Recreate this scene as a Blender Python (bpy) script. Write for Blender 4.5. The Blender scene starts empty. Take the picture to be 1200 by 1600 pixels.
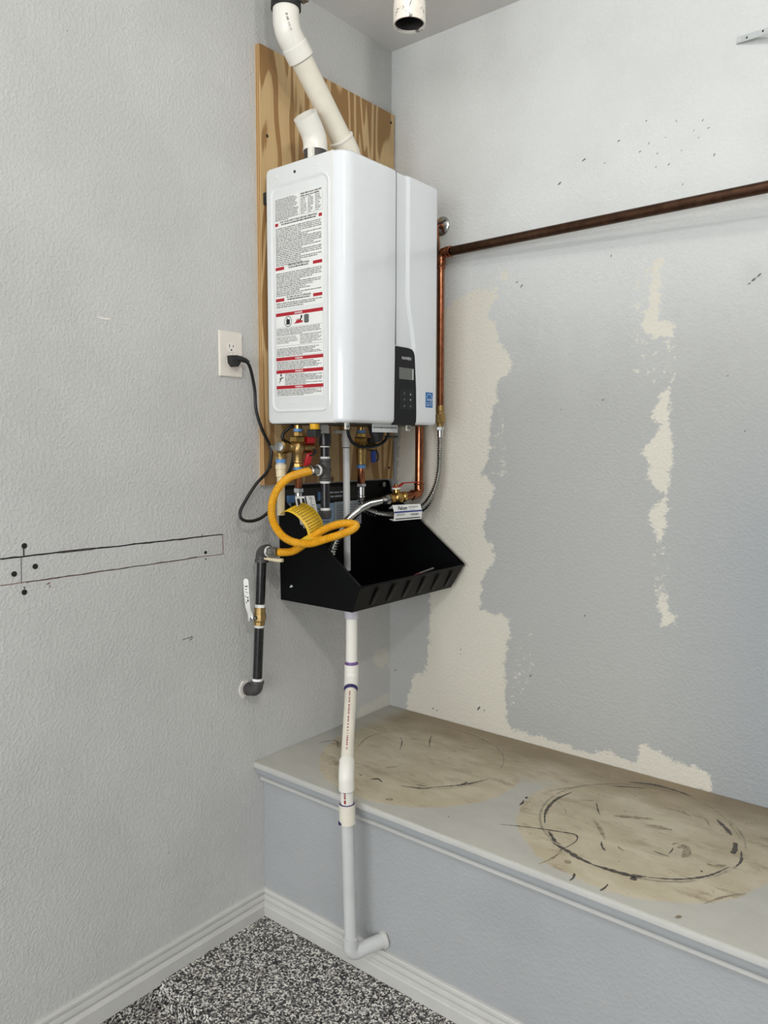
import bpy, bmesh, math, random
import numpy as np
from mathutils import Vector, Matrix

random.seed(7)
C = bpy.context.scene.collection
V = Vector
PI = math.pi

# ------------------------------------------------------------------ camera
cam_d = bpy.data.cameras.new('camera')
cam = bpy.data.objects.new('camera', cam_d)
C.objects.link(cam)
_yaw, _pit, _roll = -0.6789, -0.0884, 0.0024
_d = V((math.sin(_yaw) * math.cos(_pit), math.cos(_yaw) * math.cos(_pit), math.sin(_pit)))
_r = _d.cross(V((0, 0, 1))).normalized()
_u = _r.cross(_d)
_r2 = math.cos(_roll) * _r + math.sin(_roll) * _u
_u2 = -math.sin(_roll) * _r + math.cos(_roll) * _u
_m = Matrix((_r2, _u2, -_d)).transposed().to_4x4()
_m.translation = V((1.6928, -2.1333, 1.4285))
cam.matrix_world = _m
cam_d.sensor_fit = 'VERTICAL'
cam_d.sensor_height = 36.0
cam_d.lens = 1205.9 * 36.0 / 1600.0
cam_d.clip_start = 0.05
bpy.context.scene.camera = cam

# ------------------------------------------------------------------ light
vs = bpy.context.scene.view_settings
vs.view_transform = 'Standard'
vs.look = 'None'
vs.gamma = 1.0
vs.use_curve_mapping = False
vs.exposure = -0.17

world = bpy.data.worlds.new('world')
bpy.context.scene.world = world
world.use_nodes = True
bg = world.node_tree.nodes['Background']
bg.inputs[0].default_value = (0.93, 0.97, 1.0, 1)
bg.inputs[1].default_value = 0.22


def area(name, loc, target, sx, sy, energy, col):
    l = bpy.data.lights.new(name, 'AREA')
    l.shape = 'RECTANGLE'
    l.size, l.size_y = sx, sy
    l.energy = energy
    l.color = col
    o = bpy.data.objects.new(name, l)
    C.objects.link(o)
    o.location = loc
    o.rotation_euler = (V(target) - V(loc)).to_track_quat('-Z', 'Y').to_euler()
    return o


def bulb(name, loc, energy, col, radius):
    l = bpy.data.lights.new(name, 'POINT')
    l.energy = energy
    l.color = col
    l.shadow_soft_size = radius
    o = bpy.data.objects.new(name, l)
    C.objects.link(o)
    o.location = loc
    return o


# daylight through the open garage door behind the camera, two bare ceiling bulbs
area('garage_door_daylight', (2.3, -5.6, 1.40), (2.3, 0, 1.40), 3.4, 1.7, 150, (0.97, 0.99, 1.0))
bulb('ceiling_bulb_main', (2.0, -2.05, 2.62), 40, (1.0, 0.985, 0.955), 0.07)
bulb('ceiling_bulb_near', (0.95, -1.05, 2.62), 7, (1.0, 0.985, 0.95), 0.04)


# ------------------------------------------------------------------ materials
class NT:
    def __init__(self, m):
        m.use_nodes = True
        self.t = m.node_tree
        self.p = self.t.nodes['Principled BSDF']

    def n(self, typ, **kw):
        nd = self.t.nodes.new(typ)
        for k, v in kw.items():
            if k.startswith('i_'):
                nd.inputs[k[2:].replace('_', ' ')].default_value = v
            else:
                setattr(nd, k, v)
        return nd

    def l(self, a, b):
        self.t.links.new(a, b)

    def math(self, op, a, b=None, clamp=False):
        nd = self.t.nodes.new('ShaderNodeMath')
        nd.operation = op
        nd.use_clamp = clamp
        for i, x in enumerate((a, b)):
            if x is None:
                continue
            if isinstance(x, (int, float)):
                nd.inputs[i].default_value = x
            else:
                self.l(x, nd.inputs[i])
        return nd.outputs[0]

    def smooth(self, x, lo, hi):
        nd = self.t.nodes.new('ShaderNodeMapRange')
        nd.interpolation_type = 'SMOOTHSTEP'
        nd.inputs['From Min'].default_value = lo
        nd.inputs['From Max'].default_value = hi
        self.l(x, nd.inputs['Value'])
        return nd.outputs[0]

    def pos(self, scale=(1, 1, 1)):
        g = self.n('ShaderNodeNewGeometry')
        mp = self.n('ShaderNodeMapping')
        mp.inputs['Scale'].default_value = scale
        self.l(g.outputs['Position'], mp.inputs['Vector'])
        return mp.outputs[0]

    def noise(self, vec, scale, detail=3, rough=0.5, dist=0.0):
        nd = self.n('ShaderNodeTexNoise')
        nd.inputs['Scale'].default_value = scale
        nd.inputs['Detail'].default_value = detail
        nd.inputs['Roughness'].default_value = rough
        nd.inputs['Distortion'].default_value = dist
        self.l(vec, nd.inputs['Vector'])
        return nd.outputs[0]

    def mix(self, fac, a, b):
        nd = self.t.nodes.new('ShaderNodeMix')
        nd.data_type = 'RGBA'
        for i, x in ((0, fac), (6, a), (7, b)):
            if isinstance(x, (int, float)):
                nd.inputs[i].default_value = x
            elif isinstance(x, tuple):
                nd.inputs[i].default_value = (*x, 1)
            else:
                self.l(x, nd.inputs[i])
        return nd.outputs[2]

    def bump(self, h, strength, dist):
        nd = self.n('ShaderNodeBump')
        nd.inputs['Strength'].default_value = strength
        nd.inputs['Distance'].default_value = dist
        self.l(h, nd.inputs['Height'])
        self.l(nd.outputs[0], self.p.inputs['Normal'])
        return nd


def srgb(r, g, b):
    return tuple(((c / 255) / 12.92 if c / 255 <= 0.04045 else (((c / 255) + 0.055) / 1.055) ** 2.4) for c in (r, g, b))


MATS = {}


def mat(name, col, rough=0.5, metal=0.0, var=0.0, vscale=30.0, bump=0.0, bscale=80.0, coat=0.0, spec=0.5):
    """plain material with a little procedural variation"""
    if name in MATS:
        return MATS[name]
    m = bpy.data.materials.new(name)
    k = NT(m)
    k.p.inputs['Roughness'].default_value = rough
    k.p.inputs['Metallic'].default_value = metal
    k.p.inputs['Coat Weight'].default_value = coat
    k.p.inputs['Specular IOR Level'].default_value = spec
    nz = k.noise(k.pos(), vscale, 4, 0.6)
    dark = tuple(c * (1 - var) for c in col)
    lite = tuple(min(1, c * (1 + var * 0.6)) for c in col)
    k.l(k.mix(k.smooth(nz, 0.3, 0.7), dark, lite), k.p.inputs['Base Color'])
    if bump:
        k.bump(k.noise(k.pos(), bscale, 3), bump, 0.002)
    MATS[name] = m
    return m


WALL_GREY = srgb(205, 206, 207)
CREAM = srgb(228, 223, 209)


def wall_material(name, base, patch_col=None, bump=0.3, lower=None, bscale=95.0):
    m = bpy.data.materials.new(name)
    k = NT(m)
    p = k.pos()
    big = k.noise(p, 2.4, 3, 0.6)
    col = k.mix(k.smooth(big, 0.35, 0.68), tuple(c * 0.95 for c in base), tuple(min(1, c * 1.03) for c in base))
    if patch_col:
        rag = k.noise(k.pos((1, 1, 1.4)), 34, 4, 0.8)
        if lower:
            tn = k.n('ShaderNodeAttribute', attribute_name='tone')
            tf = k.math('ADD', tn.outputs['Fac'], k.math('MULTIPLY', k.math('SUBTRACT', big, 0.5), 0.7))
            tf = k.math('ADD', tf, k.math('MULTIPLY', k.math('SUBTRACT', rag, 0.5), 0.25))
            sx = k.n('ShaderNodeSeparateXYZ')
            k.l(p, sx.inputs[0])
            cool_shade = k.math('MULTIPLY', k.smooth(sx.outputs[0], 0.85, 1.35), k.math('SUBTRACT', 1.0, k.smooth(sx.outputs[2], 1.1, 1.7)))  # bluish darkening low on the right: side shade painted into the coat
            low = k.mix(cool_shade, lower, srgb(158, 163, 167))
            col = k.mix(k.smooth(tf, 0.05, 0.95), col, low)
            sg = k.n('ShaderNodeAttribute', attribute_name='smudge_shadow')
            col = k.mix(sg.outputs['Fac'], col, tuple(c * 0.62 for c in base))
            sp = k.noise(k.pos((1, 1, 0.8)), 60, 3, 0.7)
            reg = k.smooth(big, 0.50, 0.62)
            col = k.mix(k.math('MULTIPLY', k.math('MULTIPLY', k.smooth(sp, 0.715, 0.74), reg), 0.75), col, tuple(c * 0.3 for c in base))
        at = k.n('ShaderNodeAttribute', attribute_name='patch')
        sd = k.math('ADD', at.outputs['Fac'], k.math('MULTIPLY', k.math('SUBTRACT', rag, 0.5), 0.075))
        col = k.mix(k.smooth(sd, -0.003, 0.004), col, patch_col)
    k.l(col, k.p.inputs['Base Color'])
    k.p.inputs['Roughness'].default_value = 0.6
    k.p.inputs['Specular IOR Level'].default_value = 0.35
    h = k.smooth(k.noise(p, bscale, 2, 0.5), 0.40, 0.66)
    k.bump(h, bump, 0.003)
    return m


M_wall_l = wall_material('paint_textured_left', srgb(201, 201, 199), srgb(211, 208, 199), 0.30, None, 125)
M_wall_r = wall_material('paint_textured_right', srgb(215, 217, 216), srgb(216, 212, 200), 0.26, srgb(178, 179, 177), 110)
M_ceil = wall_material('paint_ceiling', srgb(224, 223, 220), None, 0.15)
M_panel = wall_material('paint_platform_front', srgb(172, 174, 176), None, 0.2, None, 110)
M_trim = mat('trim_paint', srgb(204, 203, 199), 0.42, var=0.05, vscale=9)
M_cove = mat('cove_paint', srgb(172, 175, 178), 0.45, var=0.05, vscale=9)


def epoxy_material():
    m = bpy.data.materials.new('flake_epoxy')
    k = NT(m)
    base = k.pos()
    nz = k.n('ShaderNodeTexNoise')
    nz.inputs['Scale'].default_value = 120
    k.l(base, nz.inputs['Vector'])
    add = k.n('ShaderNodeVectorMath', operation='MULTIPLY_ADD')
    add.inputs[1].default_value = (0.006, 0.006, 0.006)
    k.l(nz.outputs['Color'], add.inputs[0])
    k.l(base, add.inputs[2])
    vo = k.n('ShaderNodeTexVoronoi')
    vo.inputs['Scale'].default_value = 235
    k.l(add.outputs[0], vo.inputs['Vector'])
    sep = k.n('ShaderNodeSeparateColor')
    k.l(vo.outputs['Color'], sep.inputs[0])
    cr = k.n('ShaderNodeValToRGB')
    cr.color_ramp.interpolation = 'CONSTANT'
    els = cr.color_ramp.elements
    els[0].position = 0.0
    els[0].color = (*srgb(30, 29, 30), 1)
    els[1].position = 0.30
    els[1].color = (*srgb(112, 110, 108), 1)
    for pos_, c in ((0.46, (158, 152, 144)), (0.60, (232, 230, 222)), (0.80, (70, 70, 72)), (0.90, (206, 204, 198))):
        e = els.new(pos_)
        e.color = (*srgb(*c), 1)
    k.l(sep.outputs[0], cr.inputs[0])
    k.l(cr.outputs[0], k.p.inputs['Base Color'])
    k.p.inputs['Roughness'].default_value = 0.38
    k.bump(vo.outputs['Distance'], 0.25, 0.002)
    return m


M_floor = epoxy_material()


def ply_material():
    m = bpy.data.materials.new('plywood_face')
    k = NT(m)
    v = k.pos((1, 1, 0.12))
    n1 = k.noise(v, 7.5, 2, 0.45, 0.6)
    bands = k.math('MULTIPLY', n1, 8.0)
    fr = k.math('FRACT', bands)
    tri = k.math('ABSOLUTE', k.math('SUBTRACT', fr, 0.5))
    fine = k.noise(k.pos((1, 1, 0.04)), 170, 3, 0.6)
    tri2 = k.math('ADD', tri, k.math('MULTIPLY', k.math('SUBTRACT', fine, 0.5), 0.10))
    f = k.smooth(tri2, 0.19, 0.27)
    broad = k.noise(k.pos((1, 1, 0.3)), 3.0, 3)
    light = k.mix(broad, srgb(198, 167, 119), srgb(212, 182, 135))
    dark = k.mix(broad, srgb(148, 111, 66), srgb(166, 128, 80))
    col = k.mix(f, light, dark)
    col = k.mix(k.math('MULTIPLY', k.smooth(fine, 0.5, 0.75), 0.25), col, srgb(140, 104, 62))
    vo = k.n('ShaderNodeTexVoronoi')
    vo.inputs['Scale'].default_value = 5.0
    k.l(k.pos((1, 1, 0.8)), vo.inputs['Vector'])
    col = k.mix(k.math('SUBTRACT', 1.0, k.smooth(vo.outputs['Distance'], 0.05, 0.075)), col, srgb(96, 62, 34))
    k.l(col, k.p.inputs['Base Color'])
    k.p.inputs['Roughness'].default_value = 0.6
    k.bump(fine, 0.12, 0.001)
    return m


M_ply = ply_material()


def ply_edge_material():
    m = bpy.data.materials.new('plywood_edge')
    k = NT(m)
    g = k.n('ShaderNodeNewGeometry')
    s = k.n('ShaderNodeSeparateXYZ')
    k.l(g.outputs['Position'], s.inputs[0])
    st = k.math('FRACT', k.math('MULTIPLY', s.outputs[0], 1 / 0.0072))
    nz = k.noise(k.pos((1, 1, 0.5)), 60, 4, 0.7)
    f = k.smooth(k.math('ADD', st, k.math('MULTIPLY', nz, 0.4)), 0.55, 0.8)
    k.l(k.mix(f, srgb(206, 172, 122), srgb(150, 110, 66)), k.p.inputs['Base Color'])
    k.p.inputs['Roughness'].default_value = 0.75
    return m


M_ply_edge = ply_edge_material()


def bench_top_material():
    m = bpy.data.materials.new('platform_top_paint')
    k = NT(m)
    g = k.n('ShaderNodeNewGeometry')
    s = k.n('ShaderNodeSeparateXYZ')
    k.l(g.outputs['Position'], s.inputs[0])
    X, Y = s.outputs[0], s.outputs[1]
    p = k.pos()

    def dist(cx, cy):
        dx = k.math('SUBTRACT', X, cx)
        dy = k.math('SUBTRACT', Y, cy)
        return k.math('SQRT', k.math('ADD', k.math('MULTIPLY', dx, dx), k.math('MULTIPLY', dy, dy)))

    n_edge = k.math('MULTIPLY', k.math('SUBTRACT', k.noise(p, 14, 4, 0.6), 0.5), 0.03)
    n_fine = k.noise(k.pos((1, 2.5, 1)), 40, 5, 0.7)
    n_big = k.noise(k.pos((1, 2, 1)), 6, 5, 0.65)
    grey = srgb(194, 192, 183)
    col = k.mix(k.smooth(n_big, 0.35, 0.7), grey, tuple(c * 0.9 for c in grey))
    beige = k.mix(k.smooth(n_big, 0.3, 0.7), srgb(208, 198, 174), srgb(188, 176, 149))
    masks = []
    for cx, cy, r in ((0.376, -0.319, 0.31), (1.046, -0.326, 0.30)):
        dd = k.math('ADD', dist(cx, cy), n_edge)
        masks.append(k.math('SUBTRACT', 1.0, k.smooth(dd, r - 0.006, r + 0.004)))
    # third tank footprint beyond the right edge of the view is only brown dirt along the back
    back = k.smooth(k.math('ADD', Y, k.math('MULTIPLY', k.math('SUBTRACT', n_big, 0.5), 0.22)), -0.30, -0.18)
    bx = k.smooth(k.math('ADD', X, n_edge), 0.02, 0.12)
    rx = k.math('SUBTRACT', 1.0, k.smooth(k.math('ADD', X, n_edge), 1.27, 1.33))
    back = k.math('MULTIPLY', k.math('MULTIPLY', back, bx), rx)
    allm = k.math('MAXIMUM', k.math('MAXIMUM', masks[0], masks[1]), back)
    col = k.mix(allm, col, beige)
    # brown grime: along the back, round the rims of the footprints
    brown = srgb(136, 116, 86)
    grime_b = k.math('MULTIPLY', k.smooth(k.math('ADD', Y, k.math('MULTIPLY', k.math('SUBTRACT', n_big, 0.5), 0.20)), -0.24, -0.05), bx)
    g_in = k.smooth(k.noise(k.pos((1, 2.2, 1)), 9, 6, 0.7), 0.50, 0.66)
    rim = None
    for cx, cy, r in ((0.376, -0.30, 0.275), (1.046, -0.326, 0.285)):
        dd = k.math('ABSOLUTE', k.math('SUBTRACT', dist(cx, cy), r))
        q = k.math('SUBTRACT', 1.0, k.smooth(dd, 0.005, 0.05))
        rim = q if rim is None else k.math('MAXIMUM', rim, q)
    grime = k.math('MAXIMUM', k.math('MULTIPLY', grime_b, 0.9), k.math('MULTIPLY', k.math('MULTIPLY', g_in, k.math('MAXIMUM', rim, 0.55)), 0.8))
    grime = k.math('MULTIPLY', k.math('MULTIPLY', grime, allm), 0.85)
    col = k.mix(grime, col, brown)
    # black rings rubbed off by the tank feet
    ang_n = k.noise(k.pos((1, 1, 1)), 6.5, 4, 0.7)
    wob = k.math('MULTIPLY', k.math('SUBTRACT', k.noise(p, 5, 3), 0.5), 0.02)
    for cx, cy, r, w, lo, hi, st in ((1.034, -0.308, 0.240, 0.004, 0.42, 0.54, 0.45), (0.375, -0.288, 0.226, 0.004, 0.50, 0.58, 0.35)):
        dd = k.math('ABSOLUTE', k.math('SUBTRACT', k.math('ADD', dist(cx, cy), wob), r))
        dd = k.math('ADD', dd, k.math('MULTIPLY', k.math('SUBTRACT', n_fine, 0.5), 0.012))
        ring = k.math('SUBTRACT', 1.0, k.smooth(dd, w * 0.35, w))
        ring = k.math('MULTIPLY', ring, k.smooth(ang_n, lo, hi))
        col = k.mix(k.math('MULTIPLY', ring, st), col, srgb(52, 50, 50))
    # small dark scuffs
    sc = k.noise(k.pos((1, 1.6, 1)), 26, 6, 0.72, 1.2)
    col = k.mix(k.math('MULTIPLY', k.math('MULTIPLY', k.smooth(sc, 0.625, 0.66), allm), 0.45), col, srgb(70, 64, 58))
    k.l(col, k.p.inputs['Base Color'])
    k.p.inputs['Roughness'].default_value = 0.5
    k.bump(n_fine, 0.08, 0.001)
    return m


M_bench = bench_top_material()

M_white_gloss = mat('heater_white_gloss', srgb(232, 235, 238), 0.13, var=0.01, coat=0.35)
M_white_side = mat('heater_white_side', srgb(230, 232, 232), 0.24, var=0.01)
M_black_gloss = mat('panel_black_gloss', srgb(14, 15, 18), 0.2, var=0.1, spec=0.3)
M_key = mat('keypad_black', srgb(26, 28, 32), 0.35, var=0.1, spec=0.3)
M_screen = mat('lcd_grey', srgb(106, 110, 104), 0.15, var=0.08, vscale=60)
M_mark = mat('panel_marks', srgb(205, 207, 208), 0.4)
M_label = mat('label_paper', srgb(240, 240, 238), 0.45, var=0.01)
M_ink = mat('label_ink', srgb(122, 122, 119), 0.6, var=0.15, vscale=200)
M_ink_black = mat('label_ink_black', srgb(28, 28, 28), 0.6)
M_red = mat('label_red', srgb(178, 24, 40), 0.45, var=0.05)
M_blue = mat('sticker_blue', srgb(28, 108, 176), 0.4, var=0.05)
M_pvc = mat('white_pvc', srgb(238, 235, 226), 0.28, var=0.03, vscale=12)
M_pvc_yell = mat('aged_pvc', srgb(232, 226, 211), 0.32, var=0.05, vscale=14)
M_pvc_paint = mat('painted_pvc', srgb(206, 207, 206), 0.4, var=0.04, vscale=10)
M_pvc_grey = mat('grey_pvc', srgb(196, 194, 190), 0.4, var=0.04)
M_cpvc = mat('cream_cpvc', srgb(226, 212, 178), 0.38, var=0.04)
M_primer = mat('purple_primer', srgb(52, 44, 104), 0.4, var=0.35, vscale=60)
M_primer_lite = mat('violet_stain', srgb(120, 92, 150), 0.5, var=0.3, vscale=80)
M_redink = mat('red_pipe_print', srgb(150, 40, 46), 0.6, var=0.2, vscale=200)
M_rubber = mat('black_rubber', srgb(28, 28, 30), 0.55, var=0.2)
M_cable = mat('black_cable', srgb(16, 16, 18), 0.35, var=0.1)
M_steel = mat('steel', srgb(190, 192, 192), 0.22, 1.0, var=0.1)
M_steel_dull = mat('dull_steel', srgb(150, 150, 148), 0.42, 1.0, var=0.25, vscale=60)
M_corr = mat('corrugated_stainless', srgb(205, 205, 202), 0.16, 1.0, var=0.05)
M_zinc = mat('zinc_nut', srgb(158, 156, 150), 0.34, 1.0, var=0.2, vscale=50)
M_copper = mat('bright_copper', srgb(160, 102, 74), 0.25, 1.0, var=0.3, vscale=45)
M_copper_dark = mat('tarnished_copper', srgb(80, 57, 43), 0.42, 0.9, var=0.3, vscale=40)
M_brass = mat('brass', srgb(198, 162, 96), 0.27, 1.0, var=0.18, vscale=60)
M_bronze = mat('cast_bronze', srgb(170, 143, 94), 0.42, 1.0, var=0.22, vscale=60)
M_brass_soft = mat('sand_brass', srgb(170, 142, 92), 0.45, 0.85, var=0.2, vscale=80, bump=0.2, bscale=300)
M_iron = mat('black_iron', srgb(40, 39, 40), 0.25, 0.25, var=0.25, vscale=60, bump=0.1, bscale=300)
M_iron_cast = mat('cast_iron_fitting', srgb(76, 74, 73), 0.55, 0.2, var=0.2, vscale=90, bump=0.3, bscale=400)
M_dope = mat('white_thread_sealant', srgb(232, 232, 230), 0.6, var=0.05, bump=0.4, bscale=200)
M_yellow = mat('yellow_coating', srgb(230, 168, 30), 0.38, var=0.06)
M_yellow_tag = mat('yellow_tag', srgb(226, 184, 30), 0.5, var=0.04)
M_tag_ink = mat('tag_ink', srgb(120, 92, 20), 0.6)
M_tray = mat('black_plastic', srgb(5, 6, 8), 0.45, var=0.2, vscale=7, spec=0.16)
M_tray_lab = mat('tray_label_grey', srgb(176, 186, 196), 0.5, var=0.06)
M_tray_lab2 = mat('tray_label_blue', srgb(150, 178, 206), 0.5, var=0.06)
M_tray_blk = mat('tray_label_black', srgb(22, 22, 24), 0.5)
M_ring_blue = mat('blue_ring', srgb(96, 146, 202), 0.45, var=0.06)
M_handle_red = mat('red_handle', srgb(176, 28, 36), 0.35, var=0.06)
M_handle_blue = mat('blue_handle', srgb(28, 52, 120), 0.4, var=0.06)
M_handle_white = mat('white_handle', srgb(236, 236, 232), 0.35, var=0.03)
M_outlet = mat('ivory_plastic', srgb(230, 224, 214), 0.3, var=0.01)
M_slot = mat('slot_dark', srgb(36, 32, 30), 0.7)
M_galv_paint = mat('chipped_white_paint', srgb(236, 228, 216), 0.5, var=0.05, vscale=20)
M_galv_in = mat('sooty_galvanized', srgb(84, 82, 80), 0.5, 0.6, var=0.35, vscale=25)
M_pencil = mat('pencil_graphite', srgb(62, 56, 54), 0.7, var=0.4, vscale=60)
M_pencil_lite = mat('pencil_brown', srgb(134, 104, 88), 0.7, var=0.3, vscale=60)
M_hole = mat('hole_dark', srgb(30, 27, 26), 0.9)
M_plaster = mat('patch_plaster', srgb(236, 232, 226), 0.7, var=0.05, bump=0.4, bscale=120)
M_yell_cap = mat('yellow_cap', srgb(232, 176, 30), 0.4)


def chipped_flue_material():
    m = bpy.data.materials.new('chipped_flue_paint')
    k = NT(m)
    f = k.smooth(k.noise(k.pos((1, 1, 0.7)), 48, 5, 0.75, 0.8), 0.565, 0.60)
    f2 = k.smooth(k.noise(k.pos((1, 1, 0.5)), 9, 4, 0.6), 0.5, 0.75)
    col = k.mix(f2, srgb(240, 234, 224), srgb(224, 210, 196))
    k.l(k.mix(f, col, srgb(92, 88, 84)), k.p.inputs['Base Color'])
    k.p.inputs['Roughness'].default_value = 0.5
    return m


M_flue = chipped_flue_material()


# ------------------------------------------------------------------ mesh helpers
class G:
    """collects geometry in world coordinates; obj() turns it into one mesh object"""

    def __init__(self):
        self.v, self.f = [], []

    def add(self, verts, faces):
        b = len(self.v)
        self.v += [tuple(p) for p in verts]
        self.f += [tuple(i + b for i in f) for f in faces]
        return self

    def quad(self, a, b, c, d):
        return self.add([a, b, c, d], [(0, 1, 2, 3)])

    def box(self, lo, hi, bev=0.0, seg=2):
        bm = bmesh.new()
        bmesh.ops.create_cube(bm, size=1)
        s = V(hi) - V(lo)
        c = (V(hi) + V(lo)) / 2
        for v in bm.verts:
            v.co = V((v.co.x * s.x, v.co.y * s.y, v.co.z * s.z)) + c
        if bev:
            bmesh.ops.bevel(bm, geom=bm.edges[:], offset=bev, segments=seg, affect='EDGES', profile=0.5)
        self.from_bm(bm)
        return self

    def from_bm(self, bm):
        bm.verts.index_update()
        self.add([v.co.copy() for v in bm.verts], [[v.index for v in f.verts] for f in bm.faces])
        bm.free()

    def obox(self, c, ax, ay, az, bev=0.0):
        """box with half-axis vectors"""
        bm = bmesh.new()
        bmesh.ops.create_cube(bm, size=2)
        L = [V(ax), V(ay), V(az)]
        if bev:
            for v in bm.verts:
                v.co = V((v.co.x * L[0].length, v.co.y * L[1].length, v.co.z * L[2].length))
            bmesh.ops.bevel(bm, geom=bm.edges[:], offset=bev, segments=2, affect='EDGES', profile=0.5)
            for v in bm.verts:
                q = v.co.copy()
                v.co = V(c) + sum((L[i].normalized() * q[i] for i in range(3)), V())
        else:
            for v in bm.verts:
                q = v.co.copy()
                v.co = V(c) + L[0] * q.x + L[1] * q.y + L[2] * q.z
        self.from_bm(bm)
        return self

    def lathe(self, o, axis, prof, n=24, phase=0.0, cap=True):
        """revolve profile [(s, r)] about axis through o"""
        o, a = V(o), V(axis).normalized()
        t = V((0, 0, 1)) if abs(a.z) < 0.9 else V((1, 0, 0))
        e1 = a.cross(t).normalized()
        e2 = a.cross(e1)
        vs_, fs = [], []
        for s, r in prof:
            for i in range(n):
                th = 2 * PI * i / n + phase
                vs_.append(o + a * s + (e1 * math.cos(th) + e2 * math.sin(th)) * r)
        for j in range(len(prof) - 1):
            for i in range(n):
                i2 = (i + 1) % n
                fs.append((j * n + i, j * n + i2, (j + 1) * n + i2, (j + 1) * n + i))
        if cap:
            fs.append(tuple(range(n)))
            fs.append(tuple((len(prof) - 1) * n + i for i in range(n)))
        return self.add(vs_, fs)

    def hexn(self, o, axis, L, r, phase=0.3):
        c = r * 0.12
        return self.lathe(o, axis, [(0, r * 0.86), (c, r), (L - c, r), (L, r * 0.86)], 6, phase)

    def tube(self, pts, r, n=16, cap=True, rf=None):
        """tube along a polyline; r is a number or rf(arc length)"""
        P = [V(p) for p in pts]
        vs_, fs = [], []
        T = []
        for i in range(len(P)):
            a = P[max(i - 1, 0)]
            b = P[min(i + 1, len(P) - 1)]
            T.append((b - a).normalized())
        e = T[0].cross(V((0.31, 0.17, 0.93)))
        e.normalize()
        s = 0
        for i, p in enumerate(P):
            if i:
                s += (p - P[i - 1]).length
                e = (e - T[i] * e.dot(T[i])).normalized()
            b = T[i].cross(e)
            rr = rf(s) if rf else (r[i] if isinstance(r, (list, tuple)) else r)
            for j in range(n):
                th = 2 * PI * j / n
                vs_.append(p + (e * math.cos(th) + b * math.sin(th)) * rr)
        for i in range(len(P) - 1):
            for j in range(n):
                j2 = (j + 1) % n
                fs.append((i * n + j, i * n + j2, (i + 1) * n + j2, (i + 1) * n + j))
        if cap:
            fs.append(tuple(range(n)))
            fs.append(tuple((len(P) - 1) * n + j for j in range(n)))
        return self.add(vs_, fs)

    def prism(self, poly, vec):
        """closed polygon (3D points) extruded by vec"""
        n = len(poly)
        a = [V(p) for p in poly]
        b = [p + V(vec) for p in a]
        fs = [tuple(range(n)), tuple(range(2 * n - 1, n - 1, -1))]
        for i in range(n):
            j = (i + 1) % n
            fs.append((i, j, n + j, n + i))
        return self.add(a + b, fs)

    def obj(self, name, material, parent=None, smooth=40, root=None, kind=None):
        return make_obj(name, self.v, self.f, material, parent, smooth, kind)


def wloc(o):
    p = V((0, 0, 0))
    while o is not None:
        p += o.location
        o = o.parent
    return p


def make_obj(name, verts, faces, material, parent=None, smooth=40, kind=None, origin=None):
    if parent is not None:
        off = wloc(parent)
        loc = V((0, 0, 0))
    else:
        if origin is not None:
            off = V(origin)
        else:
            xs = [p[0] for p in verts]
            ys = [p[1] for p in verts]
            zs = [p[2] for p in verts]
            off = V(((min(xs) + max(xs)) / 2, (min(ys) + max(ys)) / 2, min(zs)))
        loc = off
    me = bpy.data.meshes.new(name)
    me.from_pydata([(p[0] - off.x, p[1] - off.y, p[2] - off.z) for p in verts], [], faces)
    me.validate()
    bm = bmesh.new()
    bm.from_mesh(me)
    bmesh.ops.recalc_face_normals(bm, faces=bm.faces[:])
    bm.to_mesh(me)
    bm.free()
    if smooth:
        for p in me.polygons:
            p.use_smooth = True
        me.set_sharp_from_angle(angle=math.radians(smooth))
    me.materials.append(material)
    o = bpy.data.objects.new(name, me)
    C.objects.link(o)
    o.location = loc
    if parent is not None:
        o.parent = parent
    if kind:
        o['kind'] = kind
    return o


def thing(name, label, cat, loc, group=None):
    o = bpy.data.objects.new(name, None)
    o.empty_display_size = 0.05
    C.objects.link(o)
    o.location = loc
    o['label'] = label
    o['category'] = cat
    if group:
        o['group'] = group
    return o


def tag(o, label, cat, group=None):
    o['label'] = label
    o['category'] = cat
    if group:
        o['group'] = group
    return o


def lab(o, label):
    o['label'] = label
    return o


def catmull(pts, step=0.004):
    P = [V(p) for p in pts]
    P = [P[0] * 2 - P[1]] + P + [P[-1] * 2 - P[-2]]
    out = []
    for i in range(1, len(P) - 2):
        p0, p1, p2, p3 = P[i - 1:i + 3]
        n = max(2, int((p2 - p1).length / step))
        for k in range(n):
            t = k / n
            out.append(0.5 * ((2 * p1) + (p2 - p0) * t + (2 * p0 - 5 * p1 + 4 * p2 - p3) * t * t + (3 * p1 - p0 - 3 * p2 + p3) * t ** 3))
    out.append(P[-2])
    return out


def resample(pts, step):
    out = [pts[0]]
    acc = 0
    for a, b in zip(pts, pts[1:]):
        L = (b - a).length
        while acc + L >= step:
            t = (step - acc) / L
            a = a.lerp(b, t)
            out.append(a)
            L = (b - a).length
            acc = 0
        acc += L
    return out


def arc_pts(p0, corner, p1, r, n=10):
    """polyline p0 -> rounded corner -> p1"""
    p0, c, p1 = V(p0), V(corner), V(p1)
    a = (p0 - c).normalized()
    b = (p1 - c).normalized()
    ang = a.angle(b)
    t = r / math.tan(ang / 2)
    A, B = c + a * t, c + b * t
    cen = c + (a + b).normalized() * (r / math.sin(ang / 2))
    u, w = A - cen, B - cen
    tot = u.angle(w)
    ax = u.cross(w).normalized()
    pts = [p0]
    for i in range(n + 1):
        q = Matrix.Rotation(tot * i / n, 3, ax) @ u
        pts.append(cen + q)
    pts.append(p1)
    return pts


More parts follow.
